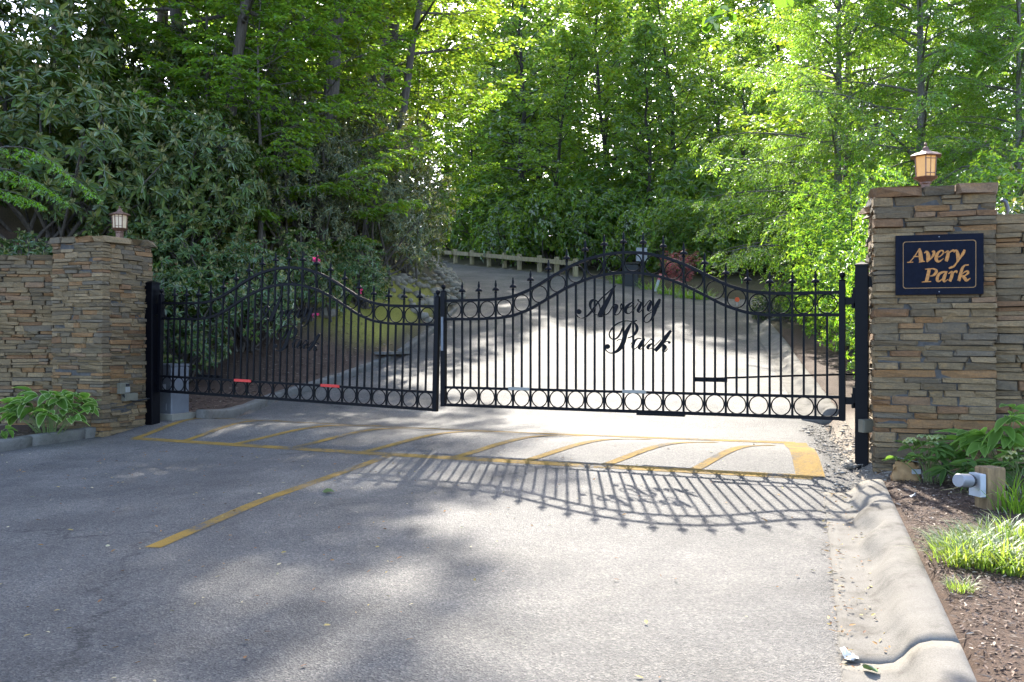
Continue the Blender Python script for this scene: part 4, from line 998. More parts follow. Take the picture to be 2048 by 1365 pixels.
def plant_tree(name, label, meshes, x, y, rz=0.0, s=1.0, sz=None, cat='tree', group=None, z=None, parts=('trunk', 'crown')):
    if z is None: z = h1(x, y)
    t = thing(name, label, cat, (x, y, z), rz, group, scale=(s, s, sz or s))
    link(parts[0], meshes[0], t); link(parts[1], meshes[1], t)
    return t
# evergreen shrub with whorls of long leathery leaves
def make_rhodo(seed, rx, ry, rz, n_ros, leafL, leafW, base, young=0.55, young_col=(0.27, 0.25, 0.12), bud=None, lump=0.22, n_leaf=9, depth=0.55, mat='gloss_leaf', openl=0.9):
    r = np.random.default_rng(seed); lv = Leaves(); br = MB(); Z = np.array([0, 0, 1.0])
    lat = r.normal(0, 1, (60, 3)); lat = unit(lat); la = r.uniform(-1, 1, 60)
    d = unit(r.normal(0, 1, (n_ros * 2, 3))); d = d[d[:, 2] > -0.55][:n_ros]; n = len(d)
    bumps = (np.exp(-((1 - d @ lat.T) / 0.06)) * la).sum(1)
    rad = (1 + lump * bumps) * (1 - depth * r.random(n) ** 2.2)
    P = d * np.array([rx, ry, rz]) * rad[:, None] + np.array([0, 0, rz * 0.62])
    ok = P[:, 2] > 0.1; P = P[ok]; d = d[ok]; n = len(P)
    ax = unit(d * np.array([1 / rx, 1 / ry, 1 / rz]) * min(rx, rz) + Z * 0.75 + r.normal(0, 0.25, (n, 3)))
    ref = unit(np.cross(ax, np.array([0.3, 1, 0.2]))); ref2 = np.cross(ax, ref)
    for k in range(n_leaf):
        a = k / n_leaf * 2 * math.pi * 1.618 * 2 + r.uniform(-0.3, 0.3, n); rad_d = ref * np.cos(a)[:, None] + ref2 * np.sin(a)[:, None]
        el = r.normal(openl * 0.15, 0.28, n) - 0.35 * (k % 3 == 0)
        D = rad_d * np.cos(el)[:, None] + ax * np.sin(el)[:, None] - Z * 0.22
        lv.add(P, D, ax + r.normal(0, 0.15, (n, 3)), leafL * r.uniform(0.7, 1.15, n), leafW * r.uniform(0.8, 1.15, n), tint(r, n, base, 0.48, 0.22))
    yk = r.random(n) < young; Py = P[yk]; m = len(Py)
    for k in range(5):
        a = k / 5 * 2 * math.pi + r.uniform(-0.3, 0.3, m); rad_d = ref[yk] * np.cos(a)[:, None] + ref2[yk] * np.sin(a)[:, None]
        D = rad_d * 0.55 + ax[yk] * r.uniform(0.7, 1.1, (m, 1))
        lv.add(Py + ax[yk] * leafL * 0.12, D, rad_d, leafL * 0.55 * r.uniform(0.7, 1.2, m), leafW * 0.55 * np.ones(m), tint(r, m, young_col, 0.25, 0.1))
    if bud:
        bk = r.random(n) < bud[0]; Pb = P[bk]; m = len(Pb)
        for k in range(7):
            D = unit(ax[bk] + r.normal(0, 0.55, (m, 3))); lv.add(Pb + ax[bk] * leafL * 0.15, D, r.normal(0, 1, (m, 3)), leafL * bud[2] * np.ones(m), leafL * bud[2] * 0.45 * np.ones(m), tint(r, m, bud[1], 0.3, 0.05))
    for k in range(26):                                               # crooked stems
        i = r.integers(n); c = np.array([r.normal(0, 0.18 * rx), r.normal(0, 0.18 * ry), -0.2]); e = P[i]
        mid = (c + e) / 2 + r.normal(0, 0.15 * rx, 3); tt = np.linspace(0, 1, 7)[:, None]
        br.tube((1 - tt) ** 2 * c + 2 * tt * (1 - tt) * mid + tt ** 2 * e, np.linspace(0.035, 0.008, 7), 5, cap=False)
    return br.mesh('stems', M['bark'], True), lv.mesh('foliage', M[mat], True), lv.count()
def plant_bush(name, label, meshes, x, y, rz=0.0, s=1.0, sz=None, group=None, dz=0.0, cat='shrub'):
    return plant_tree(name, label, meshes, x, y, rz, s, sz, cat, group, h1(x, y) + dz, ('stems', 'foliage'))

# ------------------------------------------------------------------ species
GREEN = (0.145, 0.215, 0.036); LIME = (0.185, 0.250, 0.038); DEEP = (0.045, 0.100, 0.024); RHODO = (0.098, 0.132, 0.032)
T_far = [make_tree(100 + k, 21, 0.26, 0.10, 40, 5.2, 0.34, 0.23, ((0.155, 0.225, 0.042), (0.190, 0.260, 0.042), (0.130, 0.200, 0.044))[k], n_sec=8, sec=2.3, n_ter=6, ter=1.0, n_leaf=6, droop=0.12, flat=0.45, up=(-0.05, 1.05), bark='bark_dark', six=False, shape='round', crook=2.4) for k in range(3)]
T_mid = [make_tree(200 + k, 14.5, 0.20, 0.26, 30, 4.4, 0.18, 0.125, (LIME, GREEN)[k], n_sec=10, sec=1.6, n_ter=9, ter=0.58, n_leaf=8, droop=0.18, flat=0.70, up=(0.05, 0.9), bark='bark', six=False, crook=0.9) for k in range(2)]
T_tall = make_tree(250, 20, 0.24, 0.42, 34, 5.0, 0.22, 0.16, LIME, n_sec=9, sec=1.9, n_ter=8, ter=0.75, n_leaf=8, droop=0.15, flat=0.6, up=(0.0, 0.9), bark='bark', six=False, crook=1.0)
T_low = make_tree(230, 6.5, 0.07, 0.12, 24, 3.0, 0.125, 0.088, (0.155, 0.235, 0.034), n_sec=10, sec=1.0, n_ter=8, ter=0.42, n_leaf=7, droop=0.22, flat=0.92, up=(-0.05, 0.6), bark='bark', six=True, shape='vase')
T_hem = [make_tree(300 + k, 15.5, 0.145, 0.12, 64, 5.0, 0.125, 0.036, (0.158, 0.250, 0.044), n_sec=13, sec=1.35, n_ter=10, ter=0.46, n_leaf=10, droop=0.45, flat=0.52, up=(0.30, 0.85), bark='bark_pale', six=False, shape='cone', mat='needle', rise=-0.28) for k in range(2)]
B_rho = [make_rhodo(400 + k, 2.1, 1.8, 1.9, 1050, 0.165, 0.052, RHODO, n_leaf=9, lump=0.3) for k in range(2)]
B_red = make_rhodo(410, 1.25, 1.1, 1.15, 430, 0.15, 0.042, (0.085, 0.130, 0.038), young=0.7, young_col=(0.26, 0.25, 0.12), bud=(0.30, (0.22, 0.045, 0.04), 0.22))
B_lau = make_rhodo(420, 1.5, 1.4, 1.9, 1250, 0.11, 0.026, (0.115, 0.125, 0.060), young=0.6, young_col=(0.28, 0.25, 0.15), n_leaf=8, lump=0.3)
B_grn = make_rhodo(430, 1.2, 1.1, 1.6, 1100, 0.10, 0.034, (0.130, 0.220, 0.030), young=0.8, young_col=(0.20, 0.29, 0.045), mat='leaf', n_leaf=7, lump=0.25)
B_und = make_rhodo(440, 1.7, 1.5, 1.5, 700, 0.19, 0.085, (0.130, 0.200, 0.040), young=0.5, young_col=(0.20, 0.27, 0.05), mat='leaf', n_leaf=6, lump=0.35, openl=0.3)
B_box = make_rhodo(450, 0.75, 0.7, 0.62, 900, 0.05, 0.028, (0.055, 0.085, 0.030), young=0.5, young_col=(0.22, 0.24, 0.12), n_leaf=6, lump=0.1, depth=0.3, mat='leaf')
B_map = make_tree(460, 1.5, 0.04, 0.15, 16, 1.2, 0.085, 0.030, (0.34, 0.080, 0.085), n_sec=8, sec=0.55, n_ter=6, ter=0.22, n_leaf=8, droop=0.35, flat=0.9, up=(0.2, 0.6), six=False, shape='vase', mat='petal')

# ------------------------------------------------------------------ planting: beyond the far bend
words_low = ['young dark-trunked tree at the forest edge behind the guard rail', 'young bright green tree at the forest edge behind the guard rail', 'young deep green tree at the forest edge behind the guard rail']
far = [  # x, y, variant, scale
 (-13, 70, 0, 1.0), (-8.5, 68, 1, 1.0), (-4.4, 70, 2, 1.0), (0.4, 69, 0, 1.0), (5.0, 71, 1, 1.05), (2.6, 76, 2, 1.1), (10.0, 69, 2, 1.0), (7.6, 75, 0, 1.05), (14.6, 71, 1, 1.0), (12.4, 77, 0, 1.0),
 (19.5, 68, 2, 1.0), (25, 66, 0, 1.05), (-18.5, 70, 2, 1.1), (22, 76, 1, 1.1), (-23, 64, 1, 1.0), (30, 60, 1, 1.0), (-10.5, 76, 2, 1.1), (-1.5, 78, 1, 1.1), (17.5, 79, 0, 1.1),
 (0.2, 55.5, 2, .86), (4.8, 52, 1, .74), (8.6, 49.5, 0, .70), (11.6, 47.5, 2, .50), (15.0, 49.0, 1, .58), (-2.6, 61, 1, .50), (18.5, 47.0, 0, .52), (2.4, 48.8, 0, .56), (6.9, 46.2, 2, .52), (12.8, 57, 0, .66), (6.6, 60, 2, .66), (1.8, 62, 0, .66)]
words_far = ['tall dark-trunked tree beyond the timber guard rail', 'tall bright green tree beyond the timber guard rail', 'tall deep green tree beyond the timber guard rail']
for k, (x, y, v, s) in enumerate(far):
    low = s < 0.8
    plant_tree('forest_tree', (words_low if low else words_far)[v], T_far[v], x, y, k * 1.7, s, s * (0.95 + 0.13 * ((k * 7) % 5) / 5), group=('dark-trunked', 'bright green', 'deep green')[v] + (' young' if low else ' tall') + ' trees beyond the guard rail')
for k, (x, y, s) in enumerate([(-3.5, 59.5, 1.4), (0.3, 50.2, 1.25), (2.2, 47.6, 1.45), (-0.6, 55, 1.8), (4.6, 45.5, 1.35), (6.0, 42.3, 1.1), (7.6, 40.0, 1.15), (9.5, 38.5, 1.2), (-7, 64, 1.8), (5.5, 49, 1.9), (9, 44, 1.8), (12.5, 38.5, 1.6), (16, 40, 1.8)]):
    w_ = 'behind the timber guard rail' if x < 4 else ('behind the kiosk and road sign' if x < 9.2 else 'deep behind the red maple and side road')
    plant_bush('understory_shrub', 'leafy green understory shrub ' + w_, B_und, x, y, k * 2.1, s, s * 1.15, group='understory shrubs ' + w_)
# distant wood behind those trees, read as one mass
r = np.random.default_rng(77); lv = Leaves()
for k in range(46):
    cx, cyy = r.uniform(-75, 75), r.uniform(72, 105); zc_ = g1(0, cyy); R = r.uniform(4, 6.5); hh_ = r.uniform(9, 22)
    n = 420; dd = unit(r.normal(0, 1, (n, 3))) * (r.random((n, 1)) ** 0.4); P = dd * np.array([R, R, R * 1.5]) + np.array([cx, cyy, zc_ + hh_ * 0.62])
    lv.add(P, r.normal(0, 1, (n, 3)), r.normal(0, 0.5, (n, 3)) + np.array([0, 0, 1.0]), r.uniform(0.8, 1.5, n), r.uniform(0.5, 0.9, n), tint(r, n, (0.12, 0.18, 0.04), 0.35))
o = link('far_woodland', lv.mesh('far_woodland', M['leaf'], False), kind='stuff'); o['label'] = 'distant green woodland filling the gaps between trunks'; o['category'] = 'woodland'
# ------------------------------------------------------------------ planting: right side
plant_tree('hemlock_tree', 'feathery bright hemlock with slender twin-looking trunk above the glowing lantern', T_hem[0], 11.3, 25.5, 0.4, 1.0)
plant_tree('hemlock_tree', 'feathery hemlock leaning its long boughs over the side road', T_hem[1], 9.6, 27.5, 2.9, 0.95)
plant_tree('hemlock_tree', 'smaller feathery hemlock between the pillar lantern and the boxwood', T_hem[0], 12.6, 23.0, 4.4, 0.72)
plant_tree('hemlock_tree', 'feathery hemlock beyond the laurels behind the stone wall', T_hem[1], 14.5, 26.0, 1.2, 1.0)
plant_tree('hemlock_tree', 'thin hemlock deep behind the stone wall', T_hem[0], 17.5, 31.0, 5.4, 1.05)
plant_tree('broadleaf_tree', 'lime green tree rising far behind the hemlocks', T_mid[0], 13.0, 36.0, 1.0, 1.15)
plant_tree('broadleaf_tree', 'green tree standing between the hemlocks and the forest edge', T_mid[1], 19.0, 38.0, 2.0, 1.2)
for x, y, s, lab in ((6.3, 13.9, 0.95, 'bright green leafy shrub just behind the gate hinge by the sign pillar'), (5.6, 12.9, 0.60, 'small bright shrub pressed against the sign pillar gate post'), (6.9, 16.8, 1.15, 'bright green leafy shrub with upright young shoots along the gutter'), (7.5, 19.8, 1.25, 'lime shrub beyond the gutter, in front of the boxwood'), (8.6, 15.5, 1.15, 'bulky bright shrub behind the stone pillar'), (8.5, 23.4, 1.4, 'tall rounded lime shrub at the mouth of the side road')):
    plant_bush('leafy_shrub', lab, B_grn, x, y, x * 3, s, s * 1.05)
for x, y, s, lab in ((7.0, 12.6, 0.80, 'dark glossy laurel rising behind the glowing lantern'), (8.4, 12.4, 0.95, 'dark glossy laurel behind the lower stone wall'), (5.9, 11.6, 0.52, 'glossy laurel sprig at the edge of the sign pillar'), (10.2, 14.5, 1.15, 'big dark laurel towering past the stone wall')):
    plant_bush('laurel_shrub', lab, B_rho[int(x) % 2], x, y, x * 2, s, s * 0.95, dz=0.3)
plant_bush('boxwood', 'clipped round boxwood with pale new tips beside the side road', B_box, 7.6, 26.7, 0.4, 1.0); plant_bush('boxwood', 'darker clipped boxwood tucked under the lime shrub', B_box, 8.0, 25.2, 2.4, 1.1)
mp2 = gp(1362, 583); plant_tree('japanese_maple', 'small red-leaved japanese maple on the far verge', B_map, mp2[0] + 0.05, mp2[1] + 0.7, 0.5, 0.66, cat='tree')
# ------------------------------------------------------------------ planting: left side
rho = [(-9.6, 15.6, 1.0, 'rhododendron overhanging the low stone wall'), (-7.6, 15.4, 0.72, 'rhododendron crowding the top of the pale lantern pillar'), (-9.2, 18.6, 1.30, 'broad rhododendron uphill of the lantern pillar'), (-12.2, 17.2, 1.35, 'large rhododendron rising above the low stone wall'),
       (-7.0, 19.6, 1.10, 'rhododendron at the foot of the leaning trunk'), (-11.5, 21.5, 1.5, 'tall rhododendron on the upper slope'), (-14.8, 20.0, 1.5, 'rhododendron on the far upper slope beside the frame of trees'), (-8.6, 23.2, 1.35, 'rhododendron high on the slope behind the leaning trunk')]
for k, (x, y, s, lab) in enumerate(rho): plant_bush('rhododendron', 'dark ' + lab, B_rho[k % 2], x, y, k * 2.3, s, s * (1.0 + 0.06 * (k % 3)), dz=-0.1)
red = [(-6.2, 16.7, 1.0, 'between pillar and arch of the gate'), (-5.2, 18.2, 0.95, 'behind the crest of the reflector gate'), (-4.4, 19.3, 0.85, 'on the mossy bank above the storm drain'), (-6.6, 15.6, 0.62, 'tight against the pale lantern pillar'), (-3.6, 21.5, 0.75, 'at the top of the mossy bank'), (-7.4, 17.5, 0.95, 'under the rhododendrons behind the pale lantern'), (-8.6, 16.4, 0.8, 'just over the low stone wall'), (-6.4, 18.6, 1.0, 'at the base of the leaning brown trunk')]
for k, (x, y, s, lab) in enumerate(red): plant_bush('flowering_shrub', 'evergreen shrub with reddish spent buds ' + lab, B_red, x, y, k * 1.9, s, s, dz=0.05)
lau = [(-3.9, 24.2, 1.35, 'olive mountain laurel hanging over the pebble bank'), (-5.4, 22.4, 1.25, 'olive mountain laurel behind the mossy bank'), (-4.9, 26.8, 1.5, 'tall olive mountain laurel by the far road'), (-7.2, 25.8, 1.6, 'grey-green mountain laurel under the maples'), (-3.4, 27.6, 0.95, 'olive mountain laurel at the inner edge of the bend')]
for k, (x, y, s, lab) in enumerate(lau): plant_bush('mountain_laurel', lab, B_lau, x, y, k * 2.7, s, s * 1.1)
plant_tree('maple_sapling', 'layered bright maple sapling spreading over the mossy bank', T_low, -5.6, 20.6, 0.3, 0.85, z=h1(-5.6, 20.6) + 0.4); plant_tree('maple_sapling', 'layered maple sapling next to the olive laurel', T_low, -4.6, 22.6, 2.5, 0.95)
plant_tree('maple_sapling', 'maple sapling leaning out above the rhododendrons', T_low, -7.3, 22.0, 4.0, 1.1); plant_tree('maple_sapling', 'maple sapling by the far inner curb', T_low, -3.2, 31.5, 1.0, 1.0)
T_lean = make_tree(240, 13.5, 0.17, 0.34, 22, 3.9, 0.135, 0.09, (0.150, 0.225, 0.034), lean=(0.16, -0.03), n_sec=10, sec=1.4, n_ter=8, ter=0.5, n_leaf=7, droop=0.2, flat=0.8, up=(0.0, 0.8), six=False, crook=0.6)
plant_tree('leaning_tree', 'brown trunk leaning over the rhododendrons, light green crown', T_lean, -6.9, 21.0, 0.0, 1.0)
T_lean2 = make_tree(241, 14.0, 0.16, 0.36, 22, 3.9, 0.14, 0.095, LIME, lean=(0.14, -0.04), n_sec=10, sec=1.4, n_ter=8, ter=0.5, n_leaf=7, droop=0.2, flat=0.8, up=(0.0, 0.8), six=False, crook=0.6)
plant_tree('leaning_tree', 'grey trunk leaning towards the road above the olive laurels', T_lean2, -3.9, 27.2, 0.2, 1.0)
for x, y, v, s, rz, lab in ((-6.4, 27.5, 0, 1.05, 0.5, 'upright tree with paired stems behind the maple saplings'), (-9.5, 26.0, 1, 1.1, 1.9, 'green tree rising out of the upper slope'), (-12.5, 25.5, 0, 1.15, 3.0, 'lime green tree at the top of the slope'), (-4.8, 33.0, 0, 1.15, 4.1, 'lime green tree inside the bend'), (-8.5, 34.0, 1, 1.2, 5.0, 'green tree deep inside the bend'), (-5.8, 41.0, 0, 1.15, 0.8, 'lime tree near the far end of the road'), (-16.0, 24.0, 1, 1.1, 2.2, 'green tree on the ridge beside the rhododendrons'), (-10.5, 40.0, 1, 1.3, 2.2, 'green tree on the far inner slope'), (-13.5, 31.0, 0, 1.2, 1.2, 'lime tree far up the wooded slope'), (-17.5, 29.5, 1, 1.25, 0.3, 'green tree crowning the slope past the rhododendrons'), (-20.5, 35.0, 0, 1.4, 4.3, 'lime tree on the skyline of the slope'), (-14.5, 38.0, 1, 1.4, 3.3, 'broad green tree closing the skyline of the slope')):
    plant_tree('broadleaf_tree', lab, T_mid[v], x, y, rz, s)
T_over = make_tree(251, 19.5, 0.22, 0.42, 32, 5.0, 0.21, 0.15, LIME, lean=(0.13, -0.02), n_sec=9, sec=1.9, n_ter=8, ter=0.75, n_leaf=8, droop=0.15, flat=0.6, up=(0.0, 0.9), bark='bark', six=False, crook=0.8)
plant_tree('canopy_tree', 'tall tree leaning over the lane beyond the olive laurels', T_over, -5.0, 29.5, 0.0, 1.22)
plant_tree('canopy_tree', 'tall tree leaning over the lane behind the maple saplings', T_over, -5.2, 23.4, 0.25, 1.06)
plant_tree('canopy_tree', 'tall tree leaning over the lane from inside the bend', T_over, -5.2, 34.0, 6.1, 1.22)
plant_tree('canopy_tree', 'tall straight tree on the slope above the rhododendrons', T_tall, -11.5, 25.5, 3.3, 0.9)
print('FOLIAGE', [m[2] for m in T_far + T_mid + [T_low] + T_hem + B_rho + [B_red, B_lau, B_grn, B_und, B_box, B_map]])
# ------------------------------------------------------------------ bedding plants and small matter
def blade_strip(P, d, length, w, arch_, col, seg=5):
    """grass blades: P bases (n,3), d horizontal unit directions"""
    n = len(P); t = np.linspace(0, 1, seg); Z = np.array([0, 0, 1.0]); V = []
    sd = np.stack([-d[:, 1], d[:, 0], np.zeros(n)], 1); d3 = np.c_[d, np.zeros(n)]
    for k in range(seg):
        f = t[k]; hx = arch_ * f ** 1.6; hz = f - 0.55 * arch_ * f ** 2.4
        c = P + d3 * (length * hx)[:, None] + Z * (length * hz)[:, None]; ww = (w * (1 - f) ** 0.7 * 0.5 + 0.0006)[:, None]
        V += [c - sd * ww, c + sd * ww]
    v = np.stack(V, 1); i = (np.arange(n) * 2 * seg)[:, None]
    q = np.concatenate([i + np.array([[2 * k, 2 * k + 1, 2 * k + 3, 2 * k + 2]]) for k in range(seg - 1)], 0)
    return v.reshape(-1, 3), q, np.repeat(col, 2 * seg, axis=0)
def tuft_mesh(seed, n, h, base, spread=0.16):
    r = np.random.default_rng(seed); a = r.uniform(0, 6.28, n); P = np.c_[np.cos(a) * spread * r.random(n) ** 0.6, np.sin(a) * spread * r.random(n) ** 0.6, np.full(n, -0.01)]
    b = a + r.normal(0, 0.5, n); v, q, c = blade_strip(P, np.c_[np.cos(b), np.sin(b)], h * r.uniform(0.5, 1.15, n), r.uniform(0.006, 0.012, n), r.uniform(0.35, 1.15, n), tint(r, n, base, 0.45, 0.15))
    return big_mesh('blades', v, q, M['leaf'], c)
tufts = [tuft_mesh(s, 100, 0.24, (0.150, 0.195, 0.045)) for s in (1, 2, 3)]; tuft_g = tuft_mesh(9, 120, 0.34, (0.12, 0.20, 0.03))
tp_ = [(1925, 1150), (1965, 1165), (1998, 1150), (2030, 1165), (1945, 1128), (1985, 1125), (2020, 1120), (2044, 1135), (1902, 1142), (1912, 1168), (2046, 1190), (1978, 1178), (1950, 1174), (2012, 1186)]
for k, p in enumerate(tp_):
    g = gp(*p); t = thing('grass_tuft', 'chartreuse grass tuft in the mulch in front of the timber post', 'grass', (g[0], g[1], h1(*g)), k * 1.3, 'chartreuse grass tufts by the curb', scale=(0.85 + 0.3 * ((k * 5) % 4) / 4,) * 3); link('blades', tufts[k % 3], t)
g = gp(1920, 1230); t = thing('grass_tuft', 'tiny lone grass tuft sprouting from the mulch near the curb', 'grass', (g[0], g[1], h1(*g)), 0.4, scale=(0.45,) * 3); link('blades', tufts[0], t)
g = gp(2030, 1058); t = thing('grass_tuft', 'taller green grass tuft behind the timber post', 'grass', (g[0], g[1], h1(*g)), 0.4, scale=(1.15,) * 3); link('blades', tuft_g, t)
for k, (px, py) in enumerate(((1240, 568), (1262, 570), (1300, 580), (1375, 598), (1410, 600), (1340, 590))):
    g = gp(px, py); t = thing('grass_clump', 'green grass clump on the far verge around the kiosk and the red maple', 'grass', (g[0], g[1] + 0.3, h1(g[0], g[1] + 0.3)), k, 'grass clumps on the far verge', scale=(2.3, 2.3, 2.2)); link('blades', tuft_g, t)

def broad_leaf(L, W, base, edge, nL=7, cup=0.18, droop=0.35):
    """one broad leaf with its own veined middle and paler rim; grows along +x from the origin"""
    xs = np.linspace(0, 1, nL); prof = np.sin(np.pi * xs ** 0.75) ** 0.8; prof[0] = 0.03; prof[-1] = 0.02; ac = np.array([-1, -0.78, -0.4, 0, 0.4, 0.78, 1.0]); V = []; Cc = []
    for k, x in enumerate(xs):
        for a in ac:
            V.append((x * L, a * W / 2 * prof[k], -droop * L * x ** 2 + cup * W * abs(a) * prof[k] + 0.012 * math.sin(a * 9) * prof[k])); Cc.append(edge if (abs(a) > 0.9 or k >= nL - 1) else np.array(base) * (0.85 if abs(a) < 0.1 else 1.0))
    i = np.arange(nL * 7).reshape(nL, 7); q = np.stack([i[:-1, :-1], i[1:, :-1], i[1:, 1:], i[:-1, 1:]], -1).reshape(-1, 4)
    return np.array(V), q, np.array(Cc, float)
def clump(name, label, P, seed, n, h, L, W, base, edge, spread, stem_col=(0.12, 0.16, 0.04), rz=0.0, fl=None, tilt=0.35, fingers=1):
    r = np.random.default_rng(seed); t = thing(name, label, 'plant', tuple(P), rz); st = MB(); V = []; Q = []; Cl = []; off = 0
    for k in range(n):
        a = r.uniform(0, 6.28); rr = spread * r.random() ** 0.55; hh = h * r.uniform(0.55, 1.1) * (1 - 0.35 * (rr / spread) ** 2)
        tip = np.array([math.cos(a) * rr, math.sin(a) * rr, hh]); b0 = np.array([math.cos(a) * rr * 0.25, math.sin(a) * rr * 0.25, -0.03]); tt = np.linspace(0, 1, 5)[:, None]
        st.tube(b0 * (1 - tt) + tip * tt + np.array([math.cos(a), math.sin(a), 0]) * (-0.05 * np.sin(tt * math.pi)), np.linspace(0.006, 0.0035, 5), 4, cap=False)
        for f in range(fingers):
            v, q, c = broad_leaf(L * r.uniform(0.7, 1.15), W * r.uniform(0.8, 1.15), np.array(base) * r.uniform(0.75, 1.25), edge)
            aa = a + (0 if fingers == 1 else (f - (fingers - 1) / 2) * 0.75) + r.normal(0, 0.25); e = r.normal(-tilt * 0.2, 0.3)
            Rm = np.array((Matrix.Rotation(aa, 3, 'Z') @ Matrix.Rotation(e, 3, 'Y') @ Matrix.Rotation(r.normal(0, 0.3), 3, 'X')))
            V.append(v @ Rm.T + tip); Q.append(q + off); Cl.append(c); off += len(v)
    st.build('stems', simple('stem_' + name, stem_col, 0.7), t, True)
    link('leaves', big_mesh('leaves', np.vstack(V), np.vstack(Q), M['leaf'], np.vstack(Cl), smooth=True), t)
    if fl:
        lv = Leaves()
        for k in range(fl[0]):
            a = r.uniform(0, 6.28); P0 = np.array([math.cos(a) * spread * 0.8 * r.random(), math.sin(a) * spread * 0.8 * r.random(), h * r.uniform(0.9, 1.2)])
            for j in range(6):
                b = j / 6 * 6.28; lv.add(P0[None], np.array([[math.cos(b), math.sin(b), -0.35]]), np.array([[0, 0, 1.0]]), [0.055], [0.05], tint(r, 1, fl[1], 0.2))
        link('blossom', lv.mesh('blossom', M['petal'], True), t)
    return t
g = ray(100, 868, 12.45); clump('hosta', 'variegated plant with cream-edged leaves at the foot of the low stone wall', (g[0], g[1], h1(g[0], g[1])), 5, 38, 0.60, 0.24, 0.13, (0.115, 0.215, 0.035), (0.52, 0.58, 0.30), 0.54, fingers=3)
g = ray(4, 905, 11.9); clump('hosta', 'small green leaf clump at the end of the curb bed', (g[0], g[1], h1(g[0], g[1])), 6, 8, 0.12, 0.16, 0.08, (0.10, 0.19, 0.03), (0.30, 0.40, 0.12), 0.18)
g = gp(1858, 988); clump('hellebore', 'hellebore with pale green blossoms beside the paper sack', (g[0], g[1], h1(*g)), 7, 22, 0.36, 0.15, 0.055, (0.110, 0.185, 0.045), (0.13, 0.21, 0.06), 0.26, fl=(10, (0.36, 0.44, 0.14)), fingers=4)
g = gp(1945, 1010); clump('hellebore', 'dark hellebore leaves under the silver light', (g[0], g[1], h1(*g)), 8, 16, 0.22, 0.17, 0.055, (0.085, 0.155, 0.040), (0.11, 0.18, 0.05), 0.24, fingers=5)
g = ray(2010, 985, 8.1); clump('hosta', 'tall light green leafy clump against the lower stone wall', (g[0], g[1], h1(g[0], g[1])), 9, 26, 0.62, 0.26, 0.10, (0.150, 0.250, 0.050), (0.28, 0.38, 0.12), 0.40, fingers=3)
g = gp(2035, 1015); clump('hellebore', 'hellebore with yellowing leaves behind the timber post', (g[0], g[1], h1(*g)), 10, 14, 0.30, 0.15, 0.055, (0.110, 0.180, 0.045), (0.14, 0.20, 0.06), 0.24, fl=(4, (0.40, 0.42, 0.14)), fingers=4)
# bark chips in the beds, gravel by the post, fallen leaves
def scatter_flat(name, label, cat, X, Y, zf, L, W, cols, seed, lift=0.006, tiltn=0.35):
    r = np.random.default_rng(seed); n = len(X); lv = Leaves(); a = r.uniform(0, 6.28, n)
    lv.add(np.c_[X, Y, zf + lift], np.c_[np.cos(a), np.sin(a), r.normal(0.06, 0.18, n)], np.c_[r.normal(0, tiltn, (n, 2)), np.ones(n)], L, W, cols)
    o = link(name, lv.mesh(name, M['litter'], True, 0.12, 0.10), kind='stuff'); o['label'] = label; o['category'] = cat
    return o
def dry_mat():
    m, nt, out = newmat('dry_litter'); at = N(nt, 'ShaderNodeAttribute', attribute_name='col'); b = N(nt, 'ShaderNodeBsdfPrincipled', Roughness=0.85); nt.links.new(at.outputs['Color'], b.inputs['Base Color']); nt.links.new(b.outputs[0], out.inputs['Surface']); return m
M['litter'] = dry_mat()
r = np.random.default_rng(21)
def bed(n, x0, x1, y0, y1, dmin, dmax, left):
    X = r.uniform(x0, x1, n * 5); Y = r.uniform(y0, y1, n * 5); d = road_sd(X, Y); ok = (d > dmin) & (d < dmax) & (is_left(X, Y) == left); return X[ok][:n], Y[ok][:n]
def chipcol(n, k=1.0):
    c = np.array([[0.085, 0.052, 0.036], [0.14, 0.090, 0.060], [0.21, 0.15, 0.10], [0.050, 0.034, 0.026], [0.34, 0.28, 0.21]])[r.choice(5, n, p=[0.34, 0.28, 0.17, 0.13, 0.08])]; return c * r.uniform(0.75, 1.3, (n, 1)) * k
X, Y = bed(20000, 1.8, 6.0, 3.6, 9.0, 0.52, 3.0, False); n = len(X)
scatter_flat('bark_mulch', 'shredded brown bark mulch in the bed along the gutter', 'mulch', X, Y, H(X, Y), r.uniform(0.012, 0.05, n), r.uniform(0.004, 0.014, n), chipcol(n), 31)
X, Y = bed(7000, -8.0, -1.5, 13.6, 20.5, 0.2, 2.8, True); n = len(X)
scatter_flat('bark_mulch', 'dark bark mulch in the bed behind the iron gate', 'mulch', X, Y, H(X, Y), r.uniform(0.03, 0.09, n), r.uniform(0.008, 0.024, n), chipcol(n), 32)
X, Y = bed(1500, -9, -5.6, 9.0, 13.2, 0.2, 1.4, True); n = len(X)
scatter_flat('bark_mulch', 'bark mulch under the variegated plant by the low wall', 'mulch', X, Y, H(X, Y), r.uniform(0.02, 0.07, n), r.uniform(0.006, 0.018, n), chipcol(n), 33)
X = r.uniform(-6.5, 3.0, 900); Y = r.uniform(4.0, 11.5, 900); d = road_sd(X, Y); ok = (d < -0.1) & (r.random(900) < np.where(X < -0.5, 0.75, 0.30)); X, Y = X[ok], Y[ok]; n = len(X)
lc = np.array([[0.30, 0.16, 0.05], [0.24, 0.11, 0.035], [0.36, 0.27, 0.08], [0.16, 0.08, 0.04], [0.42, 0.36, 0.20]])
scatter_flat('fallen_leaves', 'small tan leaf scraps scattered over the asphalt', 'litter', X, Y, G(X, Y), r.uniform(0.015, 0.05, n), r.uniform(0.008, 0.022, n), lc[r.integers(5, size=n)] * r.uniform(0.7, 1.2, (n, 1)), 34, 0.010)
